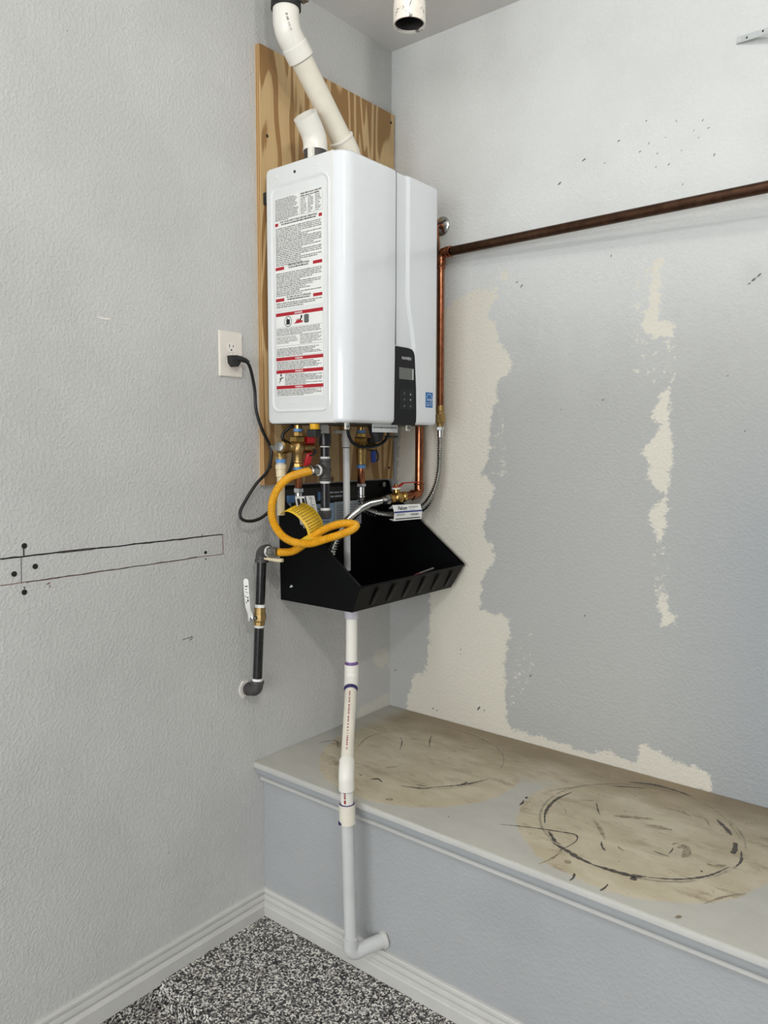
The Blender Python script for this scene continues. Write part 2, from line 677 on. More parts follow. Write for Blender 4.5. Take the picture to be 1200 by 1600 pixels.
def text_mesh(txt, origin, ux, uy, width, height, shear=0.0, bold=0.0, lift=0.0):
    """flat lettering: fills width x height from origin along ux, uy"""
    cu = bpy.data.curves.new('t', 'FONT')
    cu.body = txt
    cu.offset = bold
    cu.resolution_u = 2
    to = bpy.data.objects.new('t', cu)
    C.objects.link(to)
    dg = bpy.context.evaluated_depsgraph_get()
    dg.update()
    me = bpy.data.meshes.new_from_object(to.evaluated_get(dg))
    bpy.data.objects.remove(to)
    bpy.data.curves.remove(cu)
    vs_ = [v.co.copy() for v in me.vertices]
    fs = [tuple(p.vertices) for p in me.polygons]
    bpy.data.meshes.remove(me)
    x0, x1 = min(v.x for v in vs_), max(v.x for v in vs_)
    y0, y1 = min(v.y for v in vs_), max(v.y for v in vs_)
    ux, uy = V(ux).normalized(), V(uy).normalized()
    nn = ux.cross(uy)
    o = V(origin) + nn * lift
    out = []
    for v in vs_:
        a = (v.x - x0) / (x1 - x0)
        b = (v.y - y0) / (y1 - y0)
        out.append(o + ux * (a * width + shear * b * height) + uy * (b * height))
    return out, fs


def greek(g, o, ux, uy, w, h, lines, fill=0.55, wordmin=0.006, wordmax=0.02, ragged=0.25, lift=0.0002, last=0.6):
    """rows of tiny word bars standing in for print too small to read"""
    ux, uy = V(ux).normalized(), V(uy).normalized()
    nn = ux.cross(uy)
    o = V(o) + nn * lift
    lh = h / lines
    for i in range(lines):
        y = h - (i + 1) * lh + lh * (1 - fill) / 2
        lim = w * (1 - (random.random() * ragged if random.random() < 0.4 else 0.01))
        if i == lines - 1:
            lim = w * last
        x = 0
        while x < lim - wordmin:
            ww = min(random.uniform(wordmin, wordmax), lim - x)
            hh = lh * fill * random.uniform(0.75, 1.0)
            a = o + ux * x + uy * y
            g.quad(a, a + ux * ww, a + ux * ww + uy * hh, a + uy * hh)
            x += ww + wordmin * 0.35


# ------------------------------------------------------------------ the room
def poly_sdf(P, poly):
    """signed distance (positive inside) of points P (n,2) to polygon"""
    poly = np.array(poly, float)
    d = np.full(len(P), 1e9)
    inside = np.zeros(len(P), bool)
    for i in range(len(poly)):
        a, b = poly[i], poly[(i + 1) % len(poly)]
        ab = b - a
        t = np.clip(((P - a) @ ab) / (ab @ ab), 0, 1)
        d = np.minimum(d, np.linalg.norm(P - (a + t[:, None] * ab), axis=1))
        cond = (a[1] > P[:, 1]) != (b[1] > P[:, 1])
        with np.errstate(divide='ignore', invalid='ignore'):
            xi = (b[0] - a[0]) * (P[:, 1] - a[1]) / (b[1] - a[1]) + a[0]
        inside ^= cond & (P[:, 0] < xi)
    return np.where(inside, d, -d)


def grid_wall(name, axis, a_vals, b_vals, material, polys, fuzzy=(), smudge_shadows=()):
    A, B = np.meshgrid(a_vals, b_vals, indexing='ij')
    na, nb = A.shape
    P = np.c_[A.ravel(), B.ravel()]
    if axis == 'x':      # plane x = 0, coordinates (y, z)
        verts = [(0, p[0], p[1]) for p in P]
    else:                # plane y = 0, coordinates (x, z)
        verts = [(p[0], 0, p[1]) for p in P]
    faces = [(i * nb + j, (i + 1) * nb + j, (i + 1) * nb + j + 1, i * nb + j + 1) for i in range(na - 1) for j in range(nb - 1)]
    me = bpy.data.meshes.new(name)
    me.from_pydata(verts, [], faces)
    sd = np.full(len(P), -1.0)
    for poly in polys:
        sd = np.maximum(sd, poly_sdf(P, poly))
    for poly in fuzzy:
        sd = np.maximum(sd, np.minimum(poly_sdf(P, poly), -0.006))
    at = me.attributes.new('patch', 'FLOAT', 'POINT')
    at.data.foreach_set('value', sd.astype(np.float32))
    # newer grey coat rolled on over the lower wall, and dark spots: marks, painted flue shadow
    tone = np.clip((2.15 - P[:, 1]) / 0.70, 0, 1)  # besides the grey coat, light falloff down the wall is painted in
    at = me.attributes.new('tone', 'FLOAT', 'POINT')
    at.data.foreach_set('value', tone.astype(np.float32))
    sm = np.zeros(len(P))
    for cx, cz, r, a in smudge_shadows:
        sm += a * np.exp(-((P[:, 0] - cx) ** 2 + (P[:, 1] - cz) ** 2) / (2 * r * r))
    at = me.attributes.new('smudge_shadow', 'FLOAT', 'POINT')
    at.data.foreach_set('value', np.clip(sm, 0, 1).astype(np.float32))
    me.materials.append(material)
    o = bpy.data.objects.new(name, me)
    C.objects.link(o)
    o['kind'] = 'structure'
    return o


PA = [(0.226, 1.871), (0.288, 1.904), (0.36, 1.916), (0.421, 1.913), (0.419, 1.883), (0.39, 1.833), (0.42, 1.801), (0.435, 1.744), (0.479, 1.688), (0.478, 1.663), (0.424, 1.616), (0.429, 1.566), (0.407, 1.517), (0.403, 1.456), (0.404, 1.395), (0.379, 1.333), (0.422, 1.293), (0.423, 1.269), (0.4, 1.22), (0.384, 1.147), (0.421, 1.098), (0.426, 1.057), (0.386, 1.001), (0.376, 0.893), (0.413, 0.884), (0.483, 0.877), (0.487, 0.826), (0.474, 0.751), (0.474, 0.635), (0.483, 0.531), (0.502, 0.514), (0.615, 0.521), (0.68, 0.513), (0.764, 0.504), (0.823, 0.529), (0.866, 0.515), (0.91, 0.517), (0.918, 0.567), (0.945, 0.574), (1.009, 0.55), (1.104, 0.539), (1.123, 0.488), (0.723, 0.43), (0.076, 0.43), (0.076, 0.506), (0.109, 0.617), (0.159, 0.638), (0.172, 0.753), (0.176, 0.911), (0.06, 1.06), (0.03, 1.281), (0.05, 1.60), (0.14, 1.75)]
PB = [(0.913, 1.926), (0.937, 1.926), (0.933, 1.85), (0.93, 1.765), (0.975, 1.753), (0.972, 1.711), (0.898, 1.725), (0.883, 1.758), (0.899, 1.812)]
PC = [(0.978, 1.616), (0.968, 1.583), (0.969, 1.488), (0.981, 1.436), (0.982, 1.384), (0.972, 1.313), (0.97, 1.216), (0.961, 1.162), (0.951, 1.162), (0.914, 1.231), (0.96, 1.288), (0.913, 1.338), (0.919, 1.374), (0.892, 1.405), (0.945, 1.476), (0.914, 1.52), (0.947, 1.566)]
PD = [(0.948, 1.032), (0.968, 1.031), (0.979, 0.994), (1.006, 0.944), (0.999, 0.925), (0.97, 0.921), (0.959, 0.973)]
PE = [(0.425, 1.955), (0.456, 1.959), (0.468, 1.938), (0.443, 1.933)]
PF = [(-0.177, 0.509), (-0.122, 0.526), (-0.069, 0.526), (-0.033, 0.533), (0.02, 0.533), (0.02, 0.45), (-0.177, 0.45)]
PG = [(-0.112, 0.679), (-0.069, 0.698), (-0.004, 0.703), (-0.004, 0.627), (-0.051, 0.636)]
ZC = 2.741
BH, BD = 0.4866, 0.6474        # platform height and depth


def steps(*segs):
    out = []
    for lo, hi, n in segs:
        out += list(np.linspace(lo, hi, n, endpoint=False))
    out.append(segs[-1][1])
    return np.array(out)


wall_left = grid_wall('wall_left', 'x', steps((-6.5, -0.25, 20), (-0.25, 0, 40)), steps((-0.06, 0.45, 4), (0.45, 0.75, 45), (0.75, ZC, 8)), M_wall_l, [PF, PG])
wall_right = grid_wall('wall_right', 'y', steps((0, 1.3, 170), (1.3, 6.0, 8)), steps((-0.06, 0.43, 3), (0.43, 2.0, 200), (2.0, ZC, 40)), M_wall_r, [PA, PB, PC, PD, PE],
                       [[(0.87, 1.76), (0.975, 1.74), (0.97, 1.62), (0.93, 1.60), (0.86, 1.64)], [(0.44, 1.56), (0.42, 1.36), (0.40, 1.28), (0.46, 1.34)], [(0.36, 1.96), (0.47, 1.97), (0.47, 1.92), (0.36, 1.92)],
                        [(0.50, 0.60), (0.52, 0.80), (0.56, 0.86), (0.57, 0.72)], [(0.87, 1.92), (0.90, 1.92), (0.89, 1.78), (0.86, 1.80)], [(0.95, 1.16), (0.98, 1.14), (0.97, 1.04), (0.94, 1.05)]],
                       [(0.16, 2.63, 0.05, 0.22), (0.25, 2.60, 0.04, 0.18), (0.52, 1.74, 0.02, 0.2), (0.38, 1.70, 0.015, 0.25), (0.34, 1.58, 0.02, 0.25), (0.31, 1.62, 0.015, 0.2), (1.17, 1.86, 0.02, 0.25), (0.30, 0.72, 0.012, 0.25)])  # first two spots paint the flue's shadow, the rest are wall marks

ceiling = G().box((-0.1, -6.5, ZC), (6.0, 0.1, ZC + 0.08)).obj('ceiling', M_ceil, smooth=0, kind='structure')
# raised slab in the corner with a rounded lip, lower garage floor beyond it
slab = []
for i in range(7):
    th = PI / 2 * i / 6
    slab.append((0, -0.988 - 0.014 * math.sin(th), -0.014 + 0.014 * math.cos(th)))
slab += [(0, -1.012, -0.056), (0, -1.012, -0.1), (0, 0.0, -0.1), (0, 0.0, 0.0)]
floor = G().prism(slab, (6.0, 0, 0)).obj('floor', M_floor, kind='structure', smooth=30)
lower = G().box((0, -6.5, -0.16), (6.0, -1.005, -0.056)).obj('lower_slab', M_floor, floor, smooth=0)
curb = G().box((0.0, -6.5, -0.06), (0.010, -1.005, -0.0095), 0.002).obj('curb_strip', M_floor, floor, smooth=0)

# baseboards: stepped colonial profile
BB = [(0, 0.081), (0.006, 0.080), (0.0090, 0.0765), (0.0095, 0.0695), (0.0045, 0.0668), (0.0040, 0.0652), (0.0080, 0.0625), (0.0105, 0.056), (0.0108, 0.050),
      (0.0085, 0.0445), (0.0070, 0.0415), (0.0075, 0.0395), (0.0135, 0.0365), (0.0165, 0.0325), (0.0165, -0.010), (0, -0.010)]
FY = -(BD - 0.036)             # front face of the platform
bb_l = G()
n = len(BB)
bb_l.add([(t, -6.5, z) for t, z in BB] + [(t, FY - t, z) for t, z in BB],
         [tuple(range(n)), tuple(range(n, 2 * n))] + [(i, (i + 1) % n, n + (i + 1) % n, n + i) for i in range(n)])
bb_l.obj('baseboard_left', M_trim, smooth=25, kind='structure')
bb_r = G()
bb_r.add([(t, FY - t, max(z, 0.001)) for t, z in BB] + [(4.5, FY - t, max(z, 0.001)) for t, z in BB],
         [tuple(range(n)), tuple(range(n, 2 * n))] + [(i, (i + 1) % n, n + (i + 1) % n, n + i) for i in range(n)])
bb_r.obj('baseboard_right', M_trim, smooth=25, kind='structure')

# ------------------------------------------------------------------ platform (old tank stand)
pf = thing('tank_platform', 'long built-in painted platform with a stained top along the back wall', 'platform', (2.25, -0.3, 0))
top = G().box((0.0005, -BD, BH - 0.018), (4.5, -0.0005, BH), 0.003).obj('top_board', M_bench, pf)
lab(top, 'stained platform top with two round tank footprints')
G().box((0.0005, -BD - 0.0012, BH - 0.0175), (4.5, -BD + 0.0002, BH - 0.0025), 0.0005).obj('nosing', M_trim, pf)
G().box((0.0005, FY, 0.0005), (4.5, FY + 0.03, BH - 0.018)).obj('front_panel', M_panel, pf, smooth=0)
cv = [(0, FY, BH - 0.018), (0, -BD + 0.004, BH - 0.018), (0, -BD + 0.004, BH - 0.021)]
for i in range(9):
    th = PI / 2 * i / 8
    cv.append((0, -BD + 0.006 + 0.022 * (1 - math.cos(th)) * 1.0, BH - 0.022 - 0.030 * math.sin(th)))
cv += [(0, FY - 0.004, BH - 0.053), (0, FY, BH - 0.053)]
G().prism([(0.0005, y, z) for _, y, z in cv], (4.499, 0, 0)).obj('cove_moulding', M_cove, pf, smooth=35)
bd = [(0, FY, BH - 0.052)]
for i in range(9):
    th = PI * i / 8
    bd.append((0, FY - 0.004 - 0.009 * math.sin(th), BH - 0.060 + 0.008 * math.cos(th)))
bd.append((0, FY, BH - 0.068))
G().prism([(0.0005, y, z) for _, y, z in bd], (4.499, 0, 0)).obj('bead_moulding', M_trim, pf, smooth=35)


# dark scuffs and scratches left on the platform top
M_scuff = mat('rubber_scuff', srgb(92, 85, 79), 0.6, var=0.4, vscale=120)
M_scuff_lite = mat('faint_scratch', srgb(164, 151, 127), 0.6, var=0.4, vscale=120)


def scuff(pts, w, m=None):
    g = G()
    P = [V((p[0], p[1], BH + 0.0005)) for p in pts]
    if len(P) == 2:
        mid_ = (P[0] + P[1]) / 2
        ln = (P[1] - P[0]).length
        P.insert(1, mid_ + V((random.uniform(-0.12, 0.12) * ln, random.uniform(-0.12, 0.12) * ln, 0)))
    P = catmull(P, 0.006)
    k = len(P) - 1
    L, R_ = [], []
    for i, p in enumerate(P):
        d = (P[min(i + 1, k)] - P[max(i - 1, 0)]).normalized()
        nn = V((-d.y, d.x, 0))
        ww = w * (0.25 + 0.75 * math.sin(PI * (i + 0.4) / (k + 0.8))) * random.uniform(0.45, 1.2)
        L.append(p + nn * ww / 2)
        R_.append(p - nn * ww / 2)
    g.add(L + R_, [(i, i + 1, k + 2 + i, k + 1 + i) for i in range(k)])
    return g.obj('scuff_mark', m or M_scuff, top, smooth=0)


for pts, w, dk in (
    ([(0.051, -0.424), (0.077, -0.375), (0.124, -0.411)], 0.005, 1),
    ([(0.222, -0.222), (0.284, -0.306)], 0.004, 1),
    ([(0.29, -0.145), (0.342, -0.232)], 0.004, 1),
    ([(0.168, -0.374), (0.14, -0.288), (0.159, -0.216)], 0.006, 0),
    ([(0.295, -0.06), (0.375, -0.047), (0.479, -0.08), (0.535, -0.12)], 0.009, 0),
    ([(0.44, -0.501), (0.494, -0.477), (0.514, -0.451)], 0.008, 1),
    ([(0.517, -0.449), (0.57, -0.385), (0.597, -0.326)], 0.007, 1),
    ([(0.466, -0.469), (0.498, -0.459)], 0.004, 1),
    ([(0.349, -0.523), (0.361, -0.508), (0.383, -0.516)], 0.012, 1),
    ([(0.456, -0.592), (0.474, -0.582)], 0.012, 0),
    ([(0.298, -0.515), (0.313, -0.519)], 0.005, 1),
    ([(0.563, -0.391), (0.568, -0.366)], 0.008, 1),
    ([(0.763, -0.517), (0.83, -0.483), (0.887, -0.46), (0.928, -0.447), (0.943, -0.466), (0.942, -0.497), (0.933, -0.542)], 0.005, 1),
    ([(0.845, -0.441), (0.819, -0.384), (0.809, -0.309), (0.822, -0.24)], 0.01, 1),
    ([(0.872, -0.473), (0.907, -0.507), (0.922, -0.51)], 0.009, 1),
    ([(0.904, -0.517), (0.945, -0.528), (0.983, -0.541), (1.021, -0.547)], 0.013, 1),
    ([(1.021, -0.547), (1.06, -0.543), (1.101, -0.536), (1.13, -0.519)], 0.016, 1),
    ([(1.133, -0.52), (1.187, -0.485), (1.232, -0.432), (1.26, -0.363)], 0.007, 1),
    ([(0.89, -0.134), (0.934, -0.108), (0.971, -0.088)], 0.008, 1),
    ([(0.92, -0.078), (0.976, -0.053), (1.037, -0.05), (1.082, -0.058)], 0.013, 1),
    ([(1.083, -0.062), (1.139, -0.087), (1.192, -0.137), (1.228, -0.187), (1.246, -0.219)], 0.008, 0),
    ([(1.174, -0.152), (1.205, -0.185), (1.224, -0.21)], 0.012, 1),
    ([(1.241, -0.242), (1.249, -0.277), (1.249, -0.299)], 0.02, 1),
    ([(1.262, -0.274), (1.273, -0.318), (1.271, -0.354)], 0.007, 1),
    ([(1.143, -0.353), (1.149, -0.336), (1.165, -0.353), (1.165, -0.389)], 0.022, 0),
    ([(1.105, -0.402), (1.139, -0.403)], 0.005, 1),
    ([(1.135, -0.392), (1.134, -0.359)], 0.004, 1),
    ([(0.899, -0.255), (0.924, -0.299), (0.936, -0.315)], 0.004, 1),
    ([(0.931, -0.346), (0.966, -0.384), (0.994, -0.424)], 0.012, 0),
    ([(0.992, -0.438), (1.017, -0.473)], 0.006, 1),
    ([(0.923, -0.621), (0.936, -0.575), (0.936, -0.532)], 0.007, 0),
    ([(1.006, -0.639), (1.002, -0.606)], 0.007, 1),
    ([(0.963, -0.568), (0.976, -0.577)], 0.016, 0),
    ([(1.073, -0.633), (1.076, -0.6)], 0.007, 1),
    ([(1.106, -0.551), (1.116, -0.539)], 0.016, 1),
    ([(0.743, -0.353), (0.742, -0.34)], 0.012, 1),
    ([(0.749, -0.396), (0.743, -0.363)], 0.006, 1),
    ([(1.258, -0.542), (1.282, -0.493), (1.315, -0.449)], 0.007, 0),
    ([(1.228, -0.628), (1.236, -0.615)], 0.014, 0),
    ([(1.123, -0.167), (1.146, -0.162), (1.172, -0.2)], 0.005, 0),
    ([(1.051, -0.168), (1.118, -0.176)], 0.008, 0),
    ([(0.965, -0.296), (1.047, -0.251)], 0.018, 0),
    ([(1.046, -0.29), (1.104, -0.276)], 0.014, 0),
    ([(1.217, -0.381), (1.237, -0.378), (1.252, -0.359)], 0.016, 0),
    ([(1.214, -0.421), (1.219, -0.42)], 0.01, 1),
    ([(0.844, -0.337), (0.865, -0.365)], 0.003, 0),
    ([(1.03, -0.433), (1.05, -0.446)], 0.006, 0),
    ([(0.858, -0.27), (0.907, -0.239)], 0.004, 0),
    ([(0.254, -0.217), (0.276, -0.191)], 0.006, 0),
    ([(0.41, -0.157), (0.47, -0.141)], 0.01, 0),
    ([(0.333, -0.436), (0.352, -0.409)], 0.008, 0),
    ([(0.286, -0.083), (0.317, -0.072)], 0.006, 0),
    ([(0.098, -0.065), (0.131, -0.054)], 0.012, 0),
    ([(0.642, -0.564), (0.641, -0.569)], 0.004, 1),
    ([(1.127, -0.347), (1.139, -0.329)], 0.005, 0),
    ([(0.774, -0.27), (0.826, -0.201)], 0.005, 0),
):
    scuff(pts, w, M_scuff if dk else M_scuff_lite)

# ------------------------------------------------------------------ marks on the left wall
def ribbon(pts, w, x=0.0009):
    g = G()
    P = [V((x, p[0], p[1])) for p in pts]
    for a, b in zip(P, P[1:]):
        d = (b - a).normalized()
        nn = V((0, -d.z, d.y)) * w / 2
        g.quad(a - nn, b - nn, b + nn, a + nn)
    return g


def wob(y0, z0, y1, z1, n=24, amp=0.0012):
    return [(y0 + (y1 - y0) * i / n, z0 + (z1 - z0) * i / n + random.uniform(-amp, amp)) for i in range(n + 1)]


ribbon(wob(-1.50, 1.178, -0.752, 1.175), 0.0028).obj('pencil_line', M_pencil, wall_left, smooth=0)
ribbon(wob(-1.36, 1.1768, -0.80, 1.1745, amp=0.0018), 0.0022).obj('pencil_line', M_pencil, wall_left, smooth=0)
ribbon(wob(-1.50, 1.117, -0.752, 1.121), 0.0018).obj('pencil_line', M_pencil_lite, wall_left, smooth=0)
ribbon(wob(-1.31, 1.118, -0.84, 1.121, amp=0.0015), 0.0014).obj('pencil_line', M_pencil, wall_left, smooth=0)
ribbon(wob(-0.752, 1.175, -0.752, 1.121, 8, 0.0), 0.0022).obj('pencil_line', M_pencil_lite, wall_left, smooth=0)
ribbon([(-1.312, 1.200), (-1.312, 1.178)], 0.0030).obj('pencil_line', M_pencil, wall_left, smooth=0)
ribbon([(-1.318, 1.177), (-1.320, 1.117)], 0.0014).obj('pencil_line', M_pencil, wall_left, smooth=0)
ribbon([(-1.314, 1.109), (-1.313, 1.103)], 0.0024).obj('pencil_line', M_pencil, wall_left, smooth=0)
ribbon([(-0.823, 1.183), (-0.823, 1.173)], 0.0016).obj('pencil_line', M_pencil, wall_left, smooth=0)
ribbon([(-0.895, 0.9045), (-0.868, 0.9055), (-0.862, 0.908), (-0.864, 0.900), (-0.872, 0.899)], 0.0016).obj('pencil_line', M_pencil, wall_left, smooth=0)
for y, z, r in ((-1.310, 1.200, 0.0062), (-1.314, 1.096, 0.0062), (-1.287, 1.151, 0.0062), (-1.335, 1.140, 0.0062), (-0.812, 1.131, 0.0045),
                (-0.812, 1.113, 0.002)):
    G().lathe((-0.002, y, z), (1, 0, 0), [(0, r), (0.0032, r), (0.0036, r * 0.8)], 14).obj('screw_hole', M_hole, wall_left)
def nick(wall, on_y, a, b, r, m):
    pts = []
    th0 = random.uniform(0.3, 1.2)
    for i in range(7):
        th = 2 * PI * i / 7
        q = r * random.uniform(0.6, 1.1)
        x, y = q * math.cos(th), q * 0.34 * math.sin(th)
        u, v = a + x * math.cos(th0) - y * math.sin(th0), b + x * math.sin(th0) + y * math.cos(th0)
        pts.append((u, -0.0004, v) if on_y else (0.0004, u, v))
    G().prism(pts, (0, -0.0005, 0) if on_y else (0.0005, 0, 0)).obj('paint_nick', m, wall, smooth=0)


M_nick = mat('nick_grey', srgb(112, 110, 106), 0.8, var=0.3)
for a, b, r in [(0.9602, 2.2785, 0.0036), (1.0058, 2.2431, 0.0027), (1.0276, 2.2633, 0.0036), (1.0428, 2.2405, 0.0036), (0.8794, 2.2987, 0.0036), (0.8036, 2.2648, 0.0054), (0.8643, 2.222, 0.0045), (0.9119, 2.2063, 0.0036), (0.9438, 2.1712, 0.0045), (0.9096, 2.1719, 0.0036), (0.9763, 2.2, 0.0027), (1.0597, 2.1699, 0.0045), (0.7008, 2.2361, 0.0072), (0.7644, 2.2135, 0.0036), (0.6285, 2.1871, 0.0081), (0.9827, 2.1122, 0.0036), (0.7907, 1.9557, 0.0045), (0.5083, 1.9077, 0.0072), (0.4926, 1.9211, 0.0054), (0.7777, 1.5546, 0.0054), (0.6488, 1.5305, 0.0036), (1.1146, 1.6059, 0.0045), (1.1623, 1.462, 0.0045), (1.1679, 1.8423, 0.0081), (1.1794, 1.8518, 0.0081), (1.1577, 1.8341, 0.0054), (0.7402, 0.9203, 0.0054), (0.5645, 0.7031, 0.0081), (0.3763, 0.556, 0.0108), (0.3985, 0.5544, 0.0054), (0.1929, 0.5152, 0.0063), (0.2091, 0.512, 0.0045), (0.3033, 0.7422, 0.0045), (0.3035, 0.7269, 0.0036), (0.0264, 0.6195, 0.0063), (0.8884, 2.2383, 0.0036), (1.0195, 2.2222, 0.0027), (0.9329, 2.2427, 0.0027)]:
    nick(wall_right, True, a, b, r, M_nick)
for a, b, r in [(-0.8009, 0.6383, 0.0027), (-0.9511, 0.3336, 0.0027), (-1.2586, 1.1075, 0.0063), (-1.2542, 1.1009, 0.0045), (-1.1678, 2.3466, 0.0027), (-0.6576, 1.6137, 0.0018)]:
    nick(wall_left, False, a, b, r, M_pencil_lite)
chip = [(-1.118, 1.7235), (-1.108, 1.727), (-1.098, 1.724), (-1.086, 1.7265), (-1.080, 1.723), (-1.094, 1.7205), (-1.108, 1.7215)]
G().prism([(0.0004, y, z) for y, z in chip], (0.0006, 0, 0)).obj('plaster_chip', M_plaster, wall_left, smooth=0)

# ------------------------------------------------------------------ plywood backing board
ply = thing('plywood_board', 'tall plywood backing board with brown grain screwed to the left wall', 'board', (0, -0.31, 1.307))
G().box((0.0172, -0.6113, 1.3072), (0.018, -0.0079, 2.5296)).obj('face_veneer', M_ply, ply, smooth=0)
G().box((0.0005, -0.6113, 1.3072), (0.0172, -0.0079, 2.5296)).obj('core', M_ply_edge, ply, smooth=0)
for y, z in ((-0.585, 2.29), (-0.025, 2.50), (-0.33, 1.345), (-0.03, 1.345), (-0.585, 1.36)):
    G().lathe((0.0165, y, z), (1, 0, 0), [(0, 0.0048), (0.0017, 0.0048), (0.0022, 0.003)], 12).obj('screw', M_slot, ply)

# ------------------------------------------------------------------ tankless water heater
HX0, HX1, HXF = 0.035, 0.286, 0.329
HY0, HY1 = -0.6084, -0.1809
HZ0, HZ1 = 1.4837, 2.1864
heater = thing('water_heater', 'white tankless water heater with black control panel hung on the plywood', 'water heater', (0.18, -0.395, HZ0))


def casing():
    """side body: rounded back corners, softened rims"""
    g = G()
    rings = []
    for y, ins in ((HY0, 0.005), (HY0 + 0.0014, 0.0014), (HY0 + 0.005, 0.0), (HY1 - 0.005, 0.0), (HY1, 0.005)):
        R = 0.016
        r = []
        for cx, cz, a0 in ((HX0 + R, HZ1 - R, 1), (HX0 + R, HZ0 + R, 2)):
            for i in range(8):
                th = PI / 2 * (a0 + i / 7)
                r.append((cx + (R - ins) * math.cos(th), y, cz + (R - ins) * math.sin(th)))
        r += [(HX1 + 0.002, y, HZ0 + ins), (HX1 + 0.002, y, HZ1 - ins)]
        rings.append(r)
    m = len(rings[0])
    fs = [tuple(range(m)), tuple((len(rings) - 1) * m + j for j in range(m))]
    for k in range(len(rings) - 1):
        for j in range(m):
            j2 = (j + 1) % m
            fs.append((k * m + j, k * m + j2, (k + 1) * m + j2, (k + 1) * m + j))
    g.add([p for r in rings for p in r], fs)
    return g


casing().obj('casing', M_white_side, heater, smooth=50)
# front cover: plan outline with rounded corners swept in z, channel pressed into the face


def cover():
    R = 0.042
    g = G()
    rows = []
    zr = [0, 0.0012, 0.004, 0.008, 0.013]
    zs = [(HZ0 + z, 0.013 - math.sqrt(max(0, 0.013 ** 2 - (0.013 - z) ** 2))) for z in zr]
    for z in np.linspace(HZ0 + 0.03, HZ1 - 0.03, 40):
        zs.append((float(z), 0))
    zs += [(HZ1 - z, 0.013 - math.sqrt(max(0, 0.013 ** 2 - (0.013 - z) ** 2))) for z in reversed(zr)]
    for z, ins in zs:
        t = max(0.0, min(1.0, (1.86 - z) / 0.16))       # channel widens just above the control panel
        t = t * t * (3 - 2 * t)
        yl = -0.392 - 0.002 * t
        yr = -0.334 + 0.030 * t
        prof = [(HX1 + 0.001, HY0 + ins)]
        cx, cy = HXF - R, HY0 + R
        for i in range(11):
            th = PI / 2 * i / 10
            prof.append((cx + (R - ins) * math.sin(th), cy - (R - ins) * math.cos(th)))
        xf = HXF - ins
        dp = 0.0065
        prof += [(xf, -0.52), (xf, -0.46), (xf, yl - 0.004), (xf - 0.0008, yl - 0.001), (xf - dp, yl + 0.0015), (xf - dp, yl + 0.012),
                 (xf - dp, yr - 0.006), (xf - dp * 0.85, yr - 0.0035), (xf - 0.0015, yr + 0.003), (xf - 0.0003, yr + 0.006), (xf - 0.0003, -0.26)]
        cy2 = HY1 - R * 0.45
        R2 = R * 0.45
        for i in range(7):
            th = PI / 2 * i / 6
            prof.append((HXF - R2 + (R2 - ins) * math.cos(th), cy2 + (R2 - ins) * math.sin(th)))
        prof.append((HX1 + 0.001, HY1 - ins))
        rows.append([(x, y, z) for x, y in prof])
    m = len(rows[0])
    vs_ = [p for r in rows for p in r]
    fs = []
    for i in range(len(rows) - 1):
        for j in range(m - 1):
            fs.append((i * m + j, i * m + j + 1, (i + 1) * m + j + 1, (i + 1) * m + j))
        fs.append((i * m + m - 1, i * m, (i + 1) * m, (i + 1) * m + m - 1))
    fs.append(tuple(range(m)))
    fs.append(tuple((len(rows) - 1) * m + j for j in range(m)))
    g.add(vs_, fs)
    return g


cov = cover().obj('front_cover', M_white_gloss, heater, smooth=20)
G().box((HX1 - 0.0006, HY0 - 0.0003, HZ0 + 0.004), (HX1 + 0.0008, HY1 - 0.003, HZ1 - 0.001)).obj('seam', M_outlet, heater, smooth=0)


G().box((HXF - 0.0072, -0.3915, 1.706), (HXF - 0.0004, -0.3900, HZ1 - 0.006)).obj('panel_gap', mat('gap_grey', srgb(120, 124, 128), 0.6), heater, smooth=0)


def rrect(x0, x1, z0, z1, r, y, n=8):
    pts = []
    for cx, cz, a0 in ((x1 - r, z1 - r, 0), (x0 + r, z1 - r, 1), (x0 + r, z0 + r, 2), (x1 - r, z0 + r, 3)):
        for i in range(n + 1):
            th = PI / 2 * (a0 + i / n)
            pts.append(V((cx + r * math.cos(th), y, cz + r * math.sin(th))))
    return pts


def frame_ridge(x0, x1, z0, z1, r, w, h, y):
    g = G()
    rings = [rrect(x0, x1, z0, z1, r, y), rrect(x0 + w * .35, x1 - w * .35, z0 + w * .35, z1 - w * .35, r - w * .35, y - h),
             rrect(x0 + w, x1 - w, z0 + w, z1 - w, max(r - w, 0.004), y)]
    m = len(rings[0])
    fs = []
    for k in range(2):
        for j in range(m):
            j2 = (j + 1) % m
            fs.append((k * m + j, k * m + j2, (k + 1) * m + j2, (k + 1) * m + j))
    g.add([p for r_ in rings for p in r_], fs)
    return g


frame_ridge(0.052, 0.279, 1.514, 2.138, 0.03, 0.011, 0.0030, HY0 + 0.0001).obj('pressed_frame', M_white_side, heater, smooth=50)
G().box((0.115, HY0 - 0.0008, 1.5415), (0.195, HY0 + 0.001, 1.5435)).obj('pressed_line', M_white_side, heater, smooth=0)
for x, z, mm in ((0.078, 2.160, M_white_side), (0.236, 2.158, M_white_side), (0.150, 2.159, M_slot)):
    G().lathe((x, HY0 + 0.001, z), (0, -1, 0), [(0, 0.004), (0.0018, 0.004), (0.0026, 0.0025)], 12).obj('dimple', mm, heater)
G().box((0.019, HY0 + 0.004, 2.098), (HX0 + 0.004, HY0 + 0.03, 2.13), 0.002).obj('mounting_lug', M_rubber, heater)

UX, UZ = (1, 0, 0), (0, 0, 1)
LY = HY0 - 0.0006
# upper instruction label
l1 = G().box((0.0705, LY, 1.800), (0.255, HY0 + 0.0005, 2.1005)).obj('instruction_label', M_label, heater, smooth=0)
gi, gr = G(), G()
W = 0.1845
x0 = 0.0705


